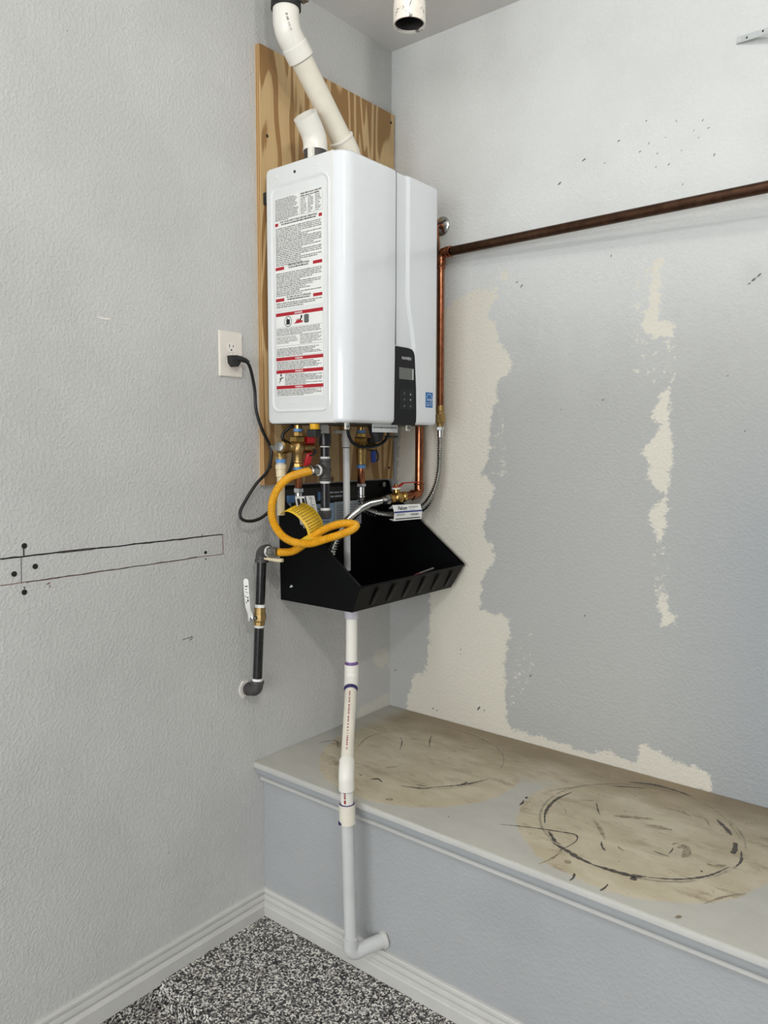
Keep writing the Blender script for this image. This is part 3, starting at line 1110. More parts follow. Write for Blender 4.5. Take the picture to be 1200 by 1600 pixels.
def zt(fr):
    return 2.1005 - fr * 0.3005


def bar(g, xa, xb, za, zb, lift=0.0002):
    y = LY - lift
    g.quad((xa, y, za), (xb, y, za), (xb, y, zb), (xa, y, zb))


greek(gi, (x0 + 0.003, LY, zt(0.205)), UX, UZ, 0.090, 0.2 * 0.3005, 17, 0.62, 0.004, 0.013, 0.2)
for c in range(3):
    greek(gi, (x0 + 0.102 + c * 0.027, LY, zt(0.19)), UX, UZ, 0.022, 0.145 * 0.3005, 10, 0.55, 0.004, 0.012, 0.5)
greek(gi, (x0 + 0.102, LY, zt(0.045)), UX, UZ, 0.076, 0.040 * 0.3005, 2, 0.6, 0.006, 0.02, 0.05, last=0.9)
for xa in (0.098, 0.182):
    bar(gi, x0 + xa, x0 + xa + 0.0006, zt(0.195), zt(0.008))
for zz in (0.008, 0.195):
    bar(gi, x0 + 0.098, x0 + 0.182, zt(zz), zt(zz) + 0.0006)
greek(gi, (x0 + 0.004, LY, zt(0.61)), UX, UZ, 0.176, 0.345 * 0.3005, 22, 0.58, 0.005, 0.018, 0.5)
greek(gi, (x0 + 0.004, LY, zt(0.885)), UX, UZ, 0.176, 0.215 * 0.3005, 14, 0.58, 0.005, 0.018, 0.5)
greek(gi, (x0 + 0.004, LY, zt(0.99)), UX, UZ, 0.176, 0.05 * 0.3005, 3, 0.58, 0.005, 0.018, 0.3)
for fr, ws in ((0.235, 0.012), (0.632, 0.034), (0.916, 0.034)):
    for xa in (x0 + 0.002, x0 + W - 0.004 - ws):
        gr = G()
        bar(gr, xa, xa + ws, zt(fr + 0.014), zt(fr - 0.014))
        gr.obj('red_bar', M_red, l1, smooth=0)
gi.obj('fine_print', M_ink, l1, smooth=0, kind='stuff')

for txt, xa, w_, zc in (('FOR YOUR SAFETY READ BEFORE OPERATING', 0.022, 0.140, 0.229), ('OPERATING INSTRUCTIONS', 0.050, 0.082, 0.624), ('TO TURN OFF GAS TO APPLIANCE', 0.044, 0.094, 0.909)):
    gt = G()
    gt.add(*text_mesh(txt, (x0 + xa, LY, zt(zc)), UX, UZ, w_, 0.0055, bold=0.03, lift=0.0002))
    greek(gt, (x0 + xa + 0.004, LY, zt(zc + 0.018)), UX, UZ, w_ - 0.008, 0.0045, 1, 0.7, 0.004, 0.012, 0.0, last=1.0)
    gt.obj('lettering', M_ink_black, l1, smooth=0, kind='stuff')
# lower danger and warning label
l2 = G().box((0.0705, LY, 1.558), (0.2555, HY0 + 0.0005, 1.791)).obj('warning_label', M_label, heater, smooth=0)
gi, gr, gk, gw = G(), G(), G(), G()
H2 = 0.233


def z2(fr):
    return 1.791 - fr * H2


for fr, txt in ((0.025, 'DANGER'), (0.55, 'WARNING'), (0.70, 'WARNING'), (0.885, 'WARNING')):
    gr, gw = G(), G()
    bar(gr, x0 + 0.002, x0 + W - 0.002, z2(fr + 0.020), z2(fr - 0.020))
    rb = gr.obj('red_bar', M_red, l2, smooth=0)
    gw.add(*text_mesh(txt, (x0 + 0.076, LY, z2(fr + 0.011)), UX, UZ, 0.030, 0.005, bold=0.03, lift=0.0004))
    gw.obj('lettering', M_label, l2, smooth=0, kind='stuff')
greek(gi, (x0 + 0.004, LY, z2(0.272)), UX, UZ, 0.174, 0.082 * H2, 5, 0.55, 0.005, 0.02, 0.3)
greek(gi, (x0 + 0.004, LY, z2(0.37)), UX, UZ, 0.084, 0.085 * H2, 5, 0.5, 0.005, 0.02, 0.3)
greek(gi, (x0 + 0.096, LY, z2(0.39)), UX, UZ, 0.082, 0.11 * H2, 7, 0.5, 0.005, 0.02, 0.3)
greek(gi, (x0 + 0.004, LY, z2(0.515)), UX, UZ, 0.174, 0.095 * H2, 6, 0.6, 0.005, 0.02, 0.2)
greek(gi, (x0 + 0.004, LY, z2(0.675)), UX, UZ, 0.174, 0.098 * H2, 6, 0.6, 0.005, 0.02, 0.2)
greek(gi, (x0 + 0.036, LY, z2(0.86)), UX, UZ, 0.144, 0.135 * H2, 9, 0.6, 0.005, 0.02, 0.5)
greek(gi, (x0 + 0.004, LY, z2(0.99)), UX, UZ, 0.174, 0.08 * H2, 6, 0.6, 0.005, 0.02, 0.2)
for fr in (0.183, 0.278, 0.40, 0.522):
    bar(gi, x0 + 0.003, x0 + W - 0.003, z2(fr), z2(fr) + 0.0006)
for xa in (0.001, W - 0.0015):
    bar(gi, x0 + xa, x0 + xa + 0.0006, z2(0.995), z2(0.01))


def disc(g, cx, cz, r, n=18, r0=None, lift=0.0003):
    y = LY - lift
    if r0 is None:
        g.add([(cx + r * math.cos(2 * PI * i / n), y, cz + r * math.sin(2 * PI * i / n)) for i in range(n)], [tuple(range(n))])
    else:
        vs_ = []
        for i in range(n):
            c_, s_ = math.cos(2 * PI * i / n), math.sin(2 * PI * i / n)
            vs_ += [(cx + r * c_, y, cz + r * s_), (cx + r0 * c_, y, cz + r0 * s_)]
        g.add(vs_, [(2 * i, 2 * ((i + 1) % n), 2 * ((i + 1) % n) + 1, 2 * i + 1) for i in range(n)])


# pictograms: no fuel can, running figure over flames, appliance
disc(gk, x0 + 0.050, z2(0.115), 0.0145, 20, 0.0128)
bar(gk, x0 + 0.043, x0 + 0.057, z2(0.150), z2(0.09), 0.0003)
bar(gk, x0 + 0.045, x0 + 0.049, z2(0.09), z2(0.075), 0.0003)
disc(gk, x0 + 0.102, z2(0.073), 0.0035, 10)
gk.quad((x0 + 0.092, LY - 0.0003, z2(0.12)), (x0 + 0.098, LY - 0.0003, z2(0.118)), (x0 + 0.106, LY - 0.0003, z2(0.085)), (x0 + 0.099, LY - 0.0003, z2(0.085)))
fl = [(0.072, 0.15), (0.106, 0.146), (0.107, 0.115), (0.102, 0.125), (0.099, 0.10), (0.094, 0.12), (0.089, 0.09), (0.086, 0.12), (0.083, 0.095), (0.081, 0.128)]
gr = G()
gr.add([(x0 + a, LY - 0.00025, z2(b)) for a, b in fl], [tuple(range(len(fl)))])
gg = G()
bx_ = [(0.112, 0.148), (0.119, 0.158), (0.130, 0.152), (0.130, 0.065), (0.122, 0.055), (0.112, 0.062)]
gg.add([(x0 + a, LY - 0.0003, z2(b)) for a, b in bx_], [tuple(range(len(bx_)))])
pts_ = [(0.010, 0.84), (0.016, 0.80), (0.014, 0.775), (0.022, 0.765), (0.030, 0.762), (0.030, 0.775), (0.022, 0.782), (0.019, 0.81)]
gg.add([(x0 + a, LY - 0.0003, z2(b)) for a, b in pts_], [tuple(range(len(pts_)))])
disc(gg, x0 + 0.020, z2(0.74), 0.004, 10)
gi.obj('fine_print', M_ink, l2, smooth=0, kind='stuff')
gr.obj('flame_pictogram', M_red, l2, smooth=0)
gk.obj('pictogram', M_ink_black, l2, smooth=0, kind='stuff')
gg.obj('pictogram', mat('pictogram_grey', srgb(96, 98, 96), 0.6), l2, smooth=0, kind='stuff')

# control panel set into the channel, folding under the cover
XP = HXF - 0.0005
cp_out = [(-0.3935, 1.7005), (-0.389, 1.7035), (-0.335, 1.703), (-0.316, 1.7005), (-0.307, 1.694), (-0.302, 1.683), (-0.2985, 1.640), (-0.2945, 1.590),
          (-0.2925, 1.52), (-0.2935, 1.494), (-0.300, 1.4815), (-0.400, 1.4815), (-0.3985, 1.53), (-0.3975, 1.60), (-0.3955, 1.66)]
gp = G()
gp.prism([(XP - 0.009, y, z) for y, z in cp_out], (0.0095, 0, 0))
cp = gp.obj('control_panel', M_black_gloss, heater, smooth=30)
XQ = XP + 0.0008
YU, ZU = (0, 1, 0), (0, 0, 1)
G().box((XQ - 0.001, -0.3755, 1.6125), (XQ + 0.0003, -0.3085, 1.6455), 0.0003).obj('display', M_screen, cp, smooth=0)
G().box((XQ, -0.3135, 1.6135), (XQ + 0.0005, -0.3085, 1.6445)).obj('display_edge', M_mark, cp, smooth=0)
G().box((XQ - 0.001, -0.3715, 1.5265), (XQ + 0.0002, -0.3065, 1.5855), 0.0003).obj('keypad', M_key, cp, smooth=0)
g = G()
g.add(*text_mesh('NAVIEN', (XQ, -0.364, 1.6685), YU, ZU, 0.044, 0.0085, bold=0.02, lift=0.0003))
lab(g.obj('brand_lettering', M_mark, cp, smooth=0), 'silver brand lettering')
g = G()


def ptri(cy, cz, s, up):
    x = XQ + 0.0006
    d = s if up else -s
    g.add([(x, cy - s, cz - d * 0.8), (x, cy + s, cz - d * 0.8), (x, cy, cz + d)], [(0, 1, 2)])


ptri(-0.3225, 1.5715, 0.0032, True)
ptri(-0.3225, 1.5545, 0.0032, False)
for cy, cz in ((-0.351, 1.572), (-0.351, 1.554), (-0.351, 1.536), (-0.322, 1.536)):
    for i in range(7):
        a0, a1 = i * 0.7, i * 0.7 + 0.7
        q = [(math.cos(a), math.sin(a)) for a in (a0, a1)]
        g.quad(*[(XQ + 0.0006, cy + c_ * r_, cz + s_ * r_) for (c_, s_), r_ in ((q[0], .0030), (q[1], .0030), (q[1], .0023), (q[0], .0023))])
g.obj('key_symbol', M_mark, cp, smooth=0, kind='stuff')
# blue efficiency sticker
st = G().box((HXF - 0.001, -0.2465, 1.5365), (HXF + 0.0003, -0.2105, 1.5815)).obj('efficiency_sticker', M_blue, heater, smooth=0)
lab(st, 'small blue sticker with white swoosh')
g = G()
for i in range(12):
    a0, a1 = PI * i / 12, PI * (i + 1) / 12
    pts = [(math.cos(a0), math.sin(a0), .0145), (math.cos(a1), math.sin(a1), .0145), (math.cos(a1), math.sin(a1), .0132), (math.cos(a0), math.sin(a0), .0132)]
    g.quad(*[(HXF + 0.0006, -0.2285 + c_ * r_, 1.563 + s_ * r_) for c_, s_, r_ in pts])
g.add(*text_mesh('energy', (HXF + 0.0003, -0.243, 1.554), YU, ZU, 0.029, 0.0085, shear=0.5, lift=0.0003))
g.quad(*[(HXF + 0.0006, y, z) for y, z in ((-0.2455, 1.5505), (-0.2115, 1.5505), (-0.2115, 1.5495), (-0.2455, 1.5495))])
g.add(*text_mesh('ENERGY STAR', (HXF + 0.0003, -0.243, 1.5415), YU, ZU, 0.029, 0.0045, lift=0.0003))
g.obj('lettering', M_label, st, smooth=0, kind='stuff')

# underside: latch screws, rating plate, connector block, cap, plugs
for y in (-0.575, -0.3045):
    b = G().box((0.305, y - 0.009, 1.466), (0.309, y + 0.009, 1.486), 0.0015).obj('latch_tab', M_pvc, heater)
    G().lathe((0.309, y, 1.4745), (1, 0, 0), [(0, 0.0065), (0.003, 0.0065), (0.004, 0.005)], 16).obj('screw', M_steel, b)
    G().lathe((0.3128, y, 1.4745), (1, 0, 0), [(0, 0.0028), (0.0006, 0.0028)], 10).obj('screw_recess', M_slot, b)
G().box((0.05, HY0 + 0.012, HZ0 - 0.0015), (0.300, HY1 - 0.012, HZ0 + 0.001)).obj('bottom_plate', M_galv_in, heater, smooth=0)
pl = G().box((0.3005, -0.462, 1.4605), (0.302, -0.347, 1.4835), 0.0004).obj('rating_plate', mat('rating_plate', srgb(216, 218, 218), 0.35), heater, smooth=0)
g = G()
greek(g, (0.302, -0.458, 1.471), YU, ZU, 0.106, 0.006, 1, 0.7, 0.006, 0.02, 0.0, last=1.0)
g.obj('fine_print', M_ink, pl, smooth=0, kind='stuff')
G().box((0.188, -0.612 + 0.004, 1.4455), (0.222, -0.585, 1.467), 0.002).obj('connector_block', M_rubber, heater)
G().lathe((0.205, -0.593, 1.466), (0, 0, 1), [(0, 0.012), (0.004, 0.014), (0.016, 0.014)], 10).obj('yellow_plug', M_yell_cap, heater)
G().box((0.175, -0.565, 1.458), (0.20, -0.532, 1.482), 0.002).obj('grey_bracket', M_pvc_grey, heater)
G().lathe((0.215, -0.345, 1.49), (0.12, 0.1, -1), [(0, 0.024), (0.03, 0.022), (0.055, 0.014), (0.058, 0.006)], 18).obj('cable_boot', M_rubber, heater)
G().box((0.235, -0.325, 1.446), (0.262, -0.292, 1.452), 0.001).obj('cable_tray_strip', M_rubber, heater)
G().tube(catmull([(0.17, -0.418, 1.474), (0.17, -0.413, 1.453), (0.17, -0.393, 1.43), (0.18, -0.366, 1.419), (0.19, -0.327, 1.419), (0.2, -0.29, 1.431), (0.21, -0.278, 1.452), (0.215, -0.275, 1.486)], 0.006), 0.0048, 10).obj('sensor_cable', M_cable, heater)


# ------------------------------------------------------------------ vents above the heater
VX = 0.15
vent = thing('exhaust_vent', 'white plastic exhaust vent pipe slanting from heater top to the ceiling', 'vent pipe', (VX, -0.383, HZ1))
# lower elbow on the heater top, slanted pipe, upper elbow, rubber coupling
a0, a1 = V((VX, -0.383, HZ1 - 0.002)), V((VX, -0.383, HZ1 + 0.075))
dirp = V((0, -1, 1)).normalized()
b0 = a1 + dirp * 0.055
b1 = V((VX, -0.636, 0)) 
tlen = (a1.y - (-0.636)) / (-dirp.y)
top_c = a1 + dirp * tlen
el = arc_pts(a0, a1, b0, 0.055, 8)
G().tube(el, 0.0345, 24).obj('elbow', M_pvc_yell, vent)
G().lathe(b0, dirp, [(-0.004, 0.0345), (-0.004, 0.037), (0.0, 0.037), (0.0015, 0.0345), (0.0015, 0.030)], 28).obj('elbow_rim', M_pvc, vent)
G().tube([b0 - dirp * 0.02, top_c - dirp * 0.05], 0.0302, 28).obj('straight_pipe', M_pvc_yell, vent)
el2 = arc_pts(top_c - dirp * 0.075, top_c, top_c + V((0, 0, 0.060)), 0.06, 10)
ue = G().tube(el2, 0.0348, 28).obj('elbow', M_pvc, vent)
G().lathe(top_c - dirp * 0.078, dirp, [(0, 0.0345), (0, 0.0365), (0.036, 0.0365), (0.038, 0.0345)], 28).obj('elbow_socket', M_pvc, ue)
rc = G().lathe(top_c + V((0, 0, 0.048)), (0, 0, 1), [(0, 0.036), (0.0, 0.0395), (0.012, 0.0395), (0.014, 0.037), (0.034, 0.037), (0.036, 0.0395), (0.10, 0.0395), (0.10, 0.036)], 28).obj('rubber_coupling', M_rubber, vent)
G().lathe(top_c + V((0, 0, 0.063)), (0, 0, 1), [(0, 0.0375), (0, 0.0392), (0.016, 0.0392), (0.016, 0.0375)], 28).obj('band_clamp', M_steel_dull, rc)
G().box((VX + 0.030, top_c.y + 0.018, top_c.z + 0.064), (VX + 0.052, top_c.y + 0.034, top_c.z + 0.080), 0.002).obj('clamp_screw', M_steel_dull, rc)
G().tube([top_c + V((0, 0, 0.15)), V((VX, top_c.y, ZC + 0.001))], 0.0302, 24).obj('riser_pipe', M_pvc, vent)
# barcode print on the upper elbow (wraps the camera-facing side)
g, g2 = G(), G()
nrm = V((0.62, -0.78, 0)).normalized()
tx = V((0, 0, 1)).cross(nrm)
for i in range(16):
    q = top_c + V((0, 0, 0.020)) - V((0, 0, 1)) * (i * 0.0026) + tx * (0.006 + i * 0.0006)
    if i > 8:
        q += V((0, 0.0012 * (i - 8), 0)) * 0.5
    o = q + nrm * 0.0353
    h = random.choice((0.0006, 0.0009, 0.0012))
    (g if random.random() < 0.8 else g2).quad(o - tx * 0.003, o + tx * 0.003, o + tx * 0.003 + V((0, 0, h)), o - tx * 0.003 + V((0, 0, h)))
g.obj('barcode', M_ink_black, ue, smooth=0, kind='stuff')

intake = thing('intake_elbow', 'short white open-ended intake elbow standing on top of the heater', 'vent pipe', (VX, -0.528, HZ1))
IY = -0.528
G().lathe((VX, IY, HZ1 - 0.002), (0, 0, 1), [(0, 0.036), (0.012, 0.036), (0.013, 0.0312), (0.052, 0.0312)], 26).obj('grey_collar', M_iron_cast, intake)
G().box((VX + 0.006, IY - 0.0375, HZ1 + 0.002), (VX + 0.022, IY - 0.024, HZ1 + 0.047), 0.002).obj('collar_tab', M_pvc, intake)
c0 = V((VX, IY, HZ1 + 0.047))
c1 = V((VX, IY, HZ1 + 0.083))
dd = V((0.08, -0.95, 1)).normalized()
c2 = c1 + dd * 0.064
pp = arc_pts(c0, c1, c2, 0.06, 8)
g = G()
g.tube(pp, 0.0335, 26, cap=False)
g.tube(pp[3:], 0.0300, 26, cap=False)
m1 = len(g.v)
g.lathe(c2, dd, [(0, 0.0335), (0.001, 0.0335), (0.001, 0.0302), (0, 0.0302)], 26, cap=False)
g.obj('elbow', M_pvc, intake)
G().lathe(c0, (0, 0, 1), [(0, 0.031), (0, 0.0348), (0.005, 0.0348), (0.006, 0.0335)], 26).obj('elbow_rim', M_pvc, intake)

# ------------------------------------------------------------------ old flue stub
flue = thing('flue_stub', 'cut-off round metal flue with chipped white paint hanging from the ceiling', 'flue pipe', (0.48, -0.535, 2.458))
g = G()
g.lathe((0.48, -0.535, 2.458), (0, 0, 1), [(0.002, 0.0375), (0, 0.0385), (0.001, 0.0398), (0.004, 0.0402), (0.05, 0.0398), (0.055, 0.0378), (0.06, 0.0385), (ZC - 2.457, 0.0385)], 32, cap=False)
g.obj('outer_sleeve', M_flue, flue)
G().lathe((0.48, -0.535, 2.4585), (0, 0, 1), [(0, 0.0372), (0.22, 0.0365), (0.22, 0.0)], 32, cap=False).obj('inner_liner', M_galv_in, flue)
G().lathe((0.48, -0.535, 2.4582), (0, 0, 1), [(0, 0.0398), (0.0008, 0.036), (0.006, 0.036)], 32, cap=False).obj('rolled_rim', M_flue, flue)

# ------------------------------------------------------------------ perforated bracket on the right wall
br = thing('metal_strap', 'white perforated metal strap fixed high on the right wall', 'bracket', (1.11, 0, 2.42))
A = V((1.105, -0.004, 2.434))
B = V((1.55, -0.20, 2.352))
dv = (B - A).normalized()
up = V((0, 0, 1))
nn = dv.cross(up).normalized()
upv = nn.cross(dv).normalized()
if upv.z < 0:
    upv = -upv
G().obox((A + B) / 2, (B - A) / 2, upv * 0.0075, nn * 0.0012, 0.0004).obj('strip', mat('strap_paint', srgb(206, 210, 212), 0.45, var=0.06), br)
for i in range(9):
    q = A + dv * (0.03 + 0.045 * i)
    G().lathe(q + upv * (0.002 if i % 2 else -0.001) + nn * 0.0, nn, [(-0.0016, 0.0026), (0.0016, 0.0026)], 10).obj('punched_hole', M_slot, br)
G().lathe((1.112, -0.0045, 2.4335), (0, -1, 0), [(0, 0.006), (0.003, 0.006), (0.0045, 0.003)], 14).obj('screw', M_trim, br)

# ------------------------------------------------------------------ outlet and cord
ow = thing('wall_outlet', 'ivory duplex wall outlet on the left wall with black plug', 'outlet', (0, -0.7165, 1.610))
pb = bmesh.new()
bmesh.ops.create_cube(pb, size=1)
for v in pb.verts:
    top_ = v.co.x > 0
    s = 0.955 if top_ else 1.0
    v.co = V((0.0065 if top_ else 0.0003, -0.7165 + v.co.y * 0.083 * (0.93 if top_ else 1), 1.6735 + v.co.z * 0.126 * s))
bmesh.ops.bevel(pb, geom=pb.edges[:], offset=0.0012, segments=2, affect='EDGES')
g = G()
g.from_bm(pb)
g.obj('wall_plate', M_outlet, ow)
for zc in (1.6915, 1.6525):
    pts = []
    for i in range(24):
        th = 2 * PI * i / 24
        y = 0.0168 * math.cos(th)
        z = max(-0.0125, min(0.0125, 0.0165 * math.sin(th)))
        pts.append((0.004, -0.7165 + y, zc + z))
    rcp = G().prism(pts, (0.0033, 0, 0)).obj('receptacle', mat('receptacle_white', srgb(240, 236, 228), 0.25), ow)
    for dy, dz, hw, hh in ((-0.0063, 0.004, 0.0011, 0.0042), (0.0063, 0.004, 0.0011, 0.0036)):
        G().box((0.0072, -0.7165 + dy - hw, zc + dz - hh), (0.00755, -0.7165 + dy + hw, zc + dz + hh)).obj('slot', M_slot, rcp, smooth=0)
    G().lathe((0.0072, -0.7165, zc - 0.0065), (1, 0, 0), [(0, 0.0026), (0.0004, 0.0026)], 12).obj('ground_hole', M_slot, rcp)
G().lathe((0.0062, -0.7165, 1.672), (1, 0, 0), [(0, 0.0035), (0.001, 0.0033), (0.0014, 0.002)], 12).obj('screw', M_outlet, ow)

cord = thing('power_cord', 'black power cord looping from the wall outlet to under the heater', 'cord', (0.03, -0.72, 1.21))
plug = [(0.0076, -0.732, 1.668), (0.0076, -0.7025, 1.668), (0.0076, -0.703, 1.648), (0.0076, -0.712, 1.6385), (0.0076, -0.721, 1.6385), (0.0076, -0.731, 1.648)]
G().prism(plug, (0.022, 0, 0)).obj('plug', M_rubber, cord)
G().tube([(0.022, -0.715, 1.661), (0.028, -0.70, 1.660), (0.033, -0.688, 1.6565), (0.035, -0.68, 1.652)], [0.0095, 0.0082, 0.0068, 0.0052], 12).obj('strain_relief', M_rubber, cord)
cp_ = [(0.034, -0.69, 1.656), (0.035, -0.68, 1.648), (0.03, -0.665, 1.626), (0.025, -0.649, 1.577), (0.025, -0.645, 1.524), (0.03, -0.629, 1.47), (0.035, -0.605, 1.424), (0.04, -0.602, 1.397), (0.045, -0.622, 1.351), (0.045, -0.667, 1.313), (0.04, -0.698, 1.273), (0.04, -0.722, 1.238), (0.045, -0.718, 1.217), (0.05, -0.685, 1.211), (0.055, -0.646, 1.223), (0.06, -0.613, 1.254), (0.065, -0.587, 1.308), (0.08, -0.57, 1.349), (0.085, -0.559, 1.388), (0.085, -0.564, 1.421), (0.075, -0.589, 1.439), (0.075, -0.589, 1.455), (0.085, -0.579, 1.47), (0.1, -0.573, 1.4785)]
G().tube(catmull(cp_, 0.006), 0.0046, 10).obj('cable', M_cable, cord)

# ------------------------------------------------------------------ helpers for fittings
DN = V((0, 0, -1))


def fit(parent, name, m, o, axis, prof, n=24):
    return G().lathe(o, axis, prof, n).obj(name, m, parent)


def nut(parent, name, m, o, axis, L, r, phase=0.3):
    return G().hexn(o, axis, L, r, phase).obj(name, m, parent, smooth=20)


# ------------------------------------------------------------------ left service valve with copper stub
LX, LYv = 0.12, -0.573
lv = thing('service_valve', 'brass service valve with red handles under the heater, left of the gas tee', 'valve', (LX, LYv, 1.29))
L0 = lambda z: (LX, LYv, z)
fit(lv, 'nipple', M_brass, L0(1.4795), DN, [(0, 0.011), (0.016, 0.011)])
fit(lv, 'blue_ring', M_ring_blue, L0(1.470), DN, [(0, 0.0132), (0.008, 0.0132)])
nut(lv, 'hex_adapter', M_brass, L0(1.462), DN, 0.014, 0.0135, 0.2)
nut(lv, 'union_nut', M_brass, L0(1.449), DN, 0.018, 0.0235, 0.5)
fit(lv, 'valve_body', M_bronze, L0(1.432), DN, [(0, 0.013), (0.004, 0.0165), (0.014, 0.0195), (0.022, 0.0195), (0.032, 0.0165), (0.035, 0.0145), (0.05, 0.0145), (0.051, 0.016), (0.058, 0.016), (0.059, 0.0125)], 22)
nut(lv, 'lower_hex', M_brass, L0(1.373), DN, 0.013, 0.0145, 0.1)
fit(lv, 'blue_ring', M_ring_blue, L0(1.3605), DN, [(0, 0.014), (0.007, 0.014)])
fit(lv, 'copper_stub', M_copper, L0(1.354), DN, [(0, 0.0112), (0.052, 0.0112), (0.053, 0.0105)])
fit(lv, 'drain_port', M_bronze, (LX, LYv, 1.4155), (0.30, 0.95, 0.0), [(0, 0.013), (0.022, 0.0125), (0.030, 0.014), (0.046, 0.0155), (0.050, 0.012), (0.050, 0.008)], 20)
fit(lv, 'side_port', M_bronze, (LX, LYv, 1.4155), (-0.25, -1, 0), [(0, 0.012), (0.028, 0.0125), (0.03, 0.0115)], 20)
G().obox((0.140, -0.545, 1.4385), (0.004, 0.012, 0), (0.009, -0.003, 0), (0, 0, 0.010), 0.003).obj('red_handle', M_handle_red, lv)
G().obox((0.141, -0.555, 1.384), (0.004, 0.009, 0.003), (0.006, -0.003, 0), (0.001, 0.004, 0.018), 0.003).obj('red_handle', M_handle_red, lv)
G().tube(catmull([(0.150, -0.543, 1.412), (0.155, -0.537, 1.404), (0.150, -0.548, 1.396), (0.146, -0.556, 1.394)]), 0.003, 8).obj('tether', M_rubber, lv)

# relief valve and its cream discharge pipe
rv = thing('relief_valve', 'bronze pressure relief valve with steel lever and cream discharge pipe, leftmost under heater', 'valve', (0.10, -0.624, 1.22))
R0 = lambda z: (0.10, -0.622, z)
fit(rv, 'inlet_coupling', M_bronze, (0.112, -0.600, 1.4155), (-0.45, -0.9, 0), [(0, 0.0125), (0.006, 0.0155), (0.02, 0.0155), (0.022, 0.012)], 18)
fit(rv, 'valve_body', M_bronze, (0.106, -0.612, 1.4155), (0.35, -0.9, 0.1), [(-0.004, 0.010), (0.0, 0.0165), (0.022, 0.018), (0.034, 0.0175), (0.038, 0.013)], 22)
fit(rv, 'name_disc', M_steel_dull, (0.1185, -0.6455, 1.4195), (0.35, -0.9, 0.1), [(0, 0.014), (0.003, 0.014), (0.004, 0.012)], 22)
fit(rv, 'outlet_neck', M_bronze, R0(1.408), DN, [(0, 0.013), (0.02, 0.0125), (0.024, 0.0135)], 20)
G().obox((0.123, -0.6665, 1.4068), (-0.005, 0.017, -0.0159), (0.0028, 0.0026, 0.0012), (0.0007, -0.0008, 0.0), 0.0003).obj('steel_lever', M_steel, rv)
fit(rv, 'blue_ring', M_ring_blue, R0(1.3845), DN, [(0, 0.0145), (0.010, 0.0145)])
fit(rv, 'thread', M_pvc_grey, R0(1.3745), DN, [(0, 0.0125), (0.006, 0.0125)])
fit(rv, 'adapter', M_cpvc, R0(1.369), DN, [(0, 0.0155), (0.012, 0.0155), (0.013, 0.0140), (0.034, 0.0138), (0.035, 0.0115)])
G().tube([(0.10, -0.622, 1.342), (0.094, -0.618, 1.226)], 0.0112, 20).obj('discharge_pipe', M_cpvc, rv)

# ------------------------------------------------------------------ right service valve
RX, RYv = 0.12, -0.298
sv = thing('service_valve', 'brass service valve with blue handle under the heater, right of the white condensate pipe', 'valve', (RX, RYv, 1.29))
S0 = lambda z: (RX, RYv, z)
fit(sv, 'nipple', M_brass, S0(1.4795), DN, [(0, 0.011), (0.016, 0.011)])
fit(sv, 'blue_ring', M_ring_blue, S0(1.470), DN, [(0, 0.0138), (0.009, 0.0138)])
nut(sv, 'hex_adapter', M_brass, S0(1.461), DN, 0.014, 0.0142, 0.2)
nut(sv, 'union_nut', M_brass, S0(1.448), DN, 0.017, 0.0225, 0.5)
fit(sv, 'valve_body', M_bronze, S0(1.432), DN, [(0, 0.012), (0.004, 0.0145), (0.018, 0.0150), (0.022, 0.0165), (0.034, 0.0165), (0.036, 0.0155), (0.046, 0.0165), (0.050, 0.0150), (0.068, 0.0150), (0.069, 0.012)], 20)
fit(sv, 'drain_port', M_bronze, (RX, RYv, 1.418), (0.35, 0.93, 0), [(0, 0.012), (0.03, 0.012), (0.034, 0.014), (0.046, 0.014), (0.048, 0.01)], 18)
G().obox((0.140, -0.262, 1.388), (0.003, 0.007, 0), (0.006, -0.003, 0), (0, 0, 0.019), 0.003).obj('blue_handle', M_handle_blue, sv)
G().obox((0.132, -0.262, 1.4385), (0.003, 0.010, 0), (0.008, -0.003, 0), (0, 0, 0.008), 0.002).obj('cap', M_rubber, sv)
G().tube(catmull([(0.135, -0.258, 1.412), (0.142, -0.248, 1.404), (0.144, -0.243, 1.386), (0.142, -0.248, 1.372)]), 0.003, 8).obj('tether', M_rubber, sv)
fit(sv, 'blue_ring', M_ring_blue, S0(1.3625), DN, [(0, 0.0142), (0.011, 0.0142)])
fit(sv, 'copper_stub', M_copper, S0(1.352), DN, [(0, 0.0118), (0.048, 0.0118), (0.049, 0.011)])

# ------------------------------------------------------------------ gas tee and drip leg
GX, GY = 0.16, -0.505
gt_ = thing('gas_drip_leg', 'black iron gas tee with capped drip leg below the heater', 'gas pipe', (GX, GY, 1.21))
G0 = lambda z: (GX, GY, z)
fit(gt_, 'sealant_nipple', M_dope, G0(1.4795), DN, [(0, 0.0125), (0.008, 0.0118), (0.02, 0.0132), (0.026, 0.0150), (0.0265, 0.012)], 18)
un = fit(gt_, 'coupling', M_iron, G0(1.4575), DN, [(0, 0.0135), (0.001, 0.0172), (0.030, 0.0172), (0.036, 0.0165), (0.037, 0.013)], 20)
for i in range(8):
    th = 2 * PI * i / 8
    G().obox((GX + 0.0170 * math.cos(th), GY + 0.0170 * math.sin(th), 1.440), (0.0008 * math.cos(th), 0.0008 * math.sin(th), 0), (-0.0022 * math.sin(th), 0.0022 * math.cos(th), 0), (0, 0, 0.010)).obj('coupling_rib', M_iron, un, smooth=0)
fit(gt_, 'nipple', M_iron, G0(1.4205), DN, [(0, 0.0133), (0.036, 0.0133)], 22)
fit(gt_, 'sealant', M_dope, G0(1.4225), DN, [(0, 0.0133), (0.001, 0.0142), (0.004, 0.0139), (0.005, 0.0133)], 18)
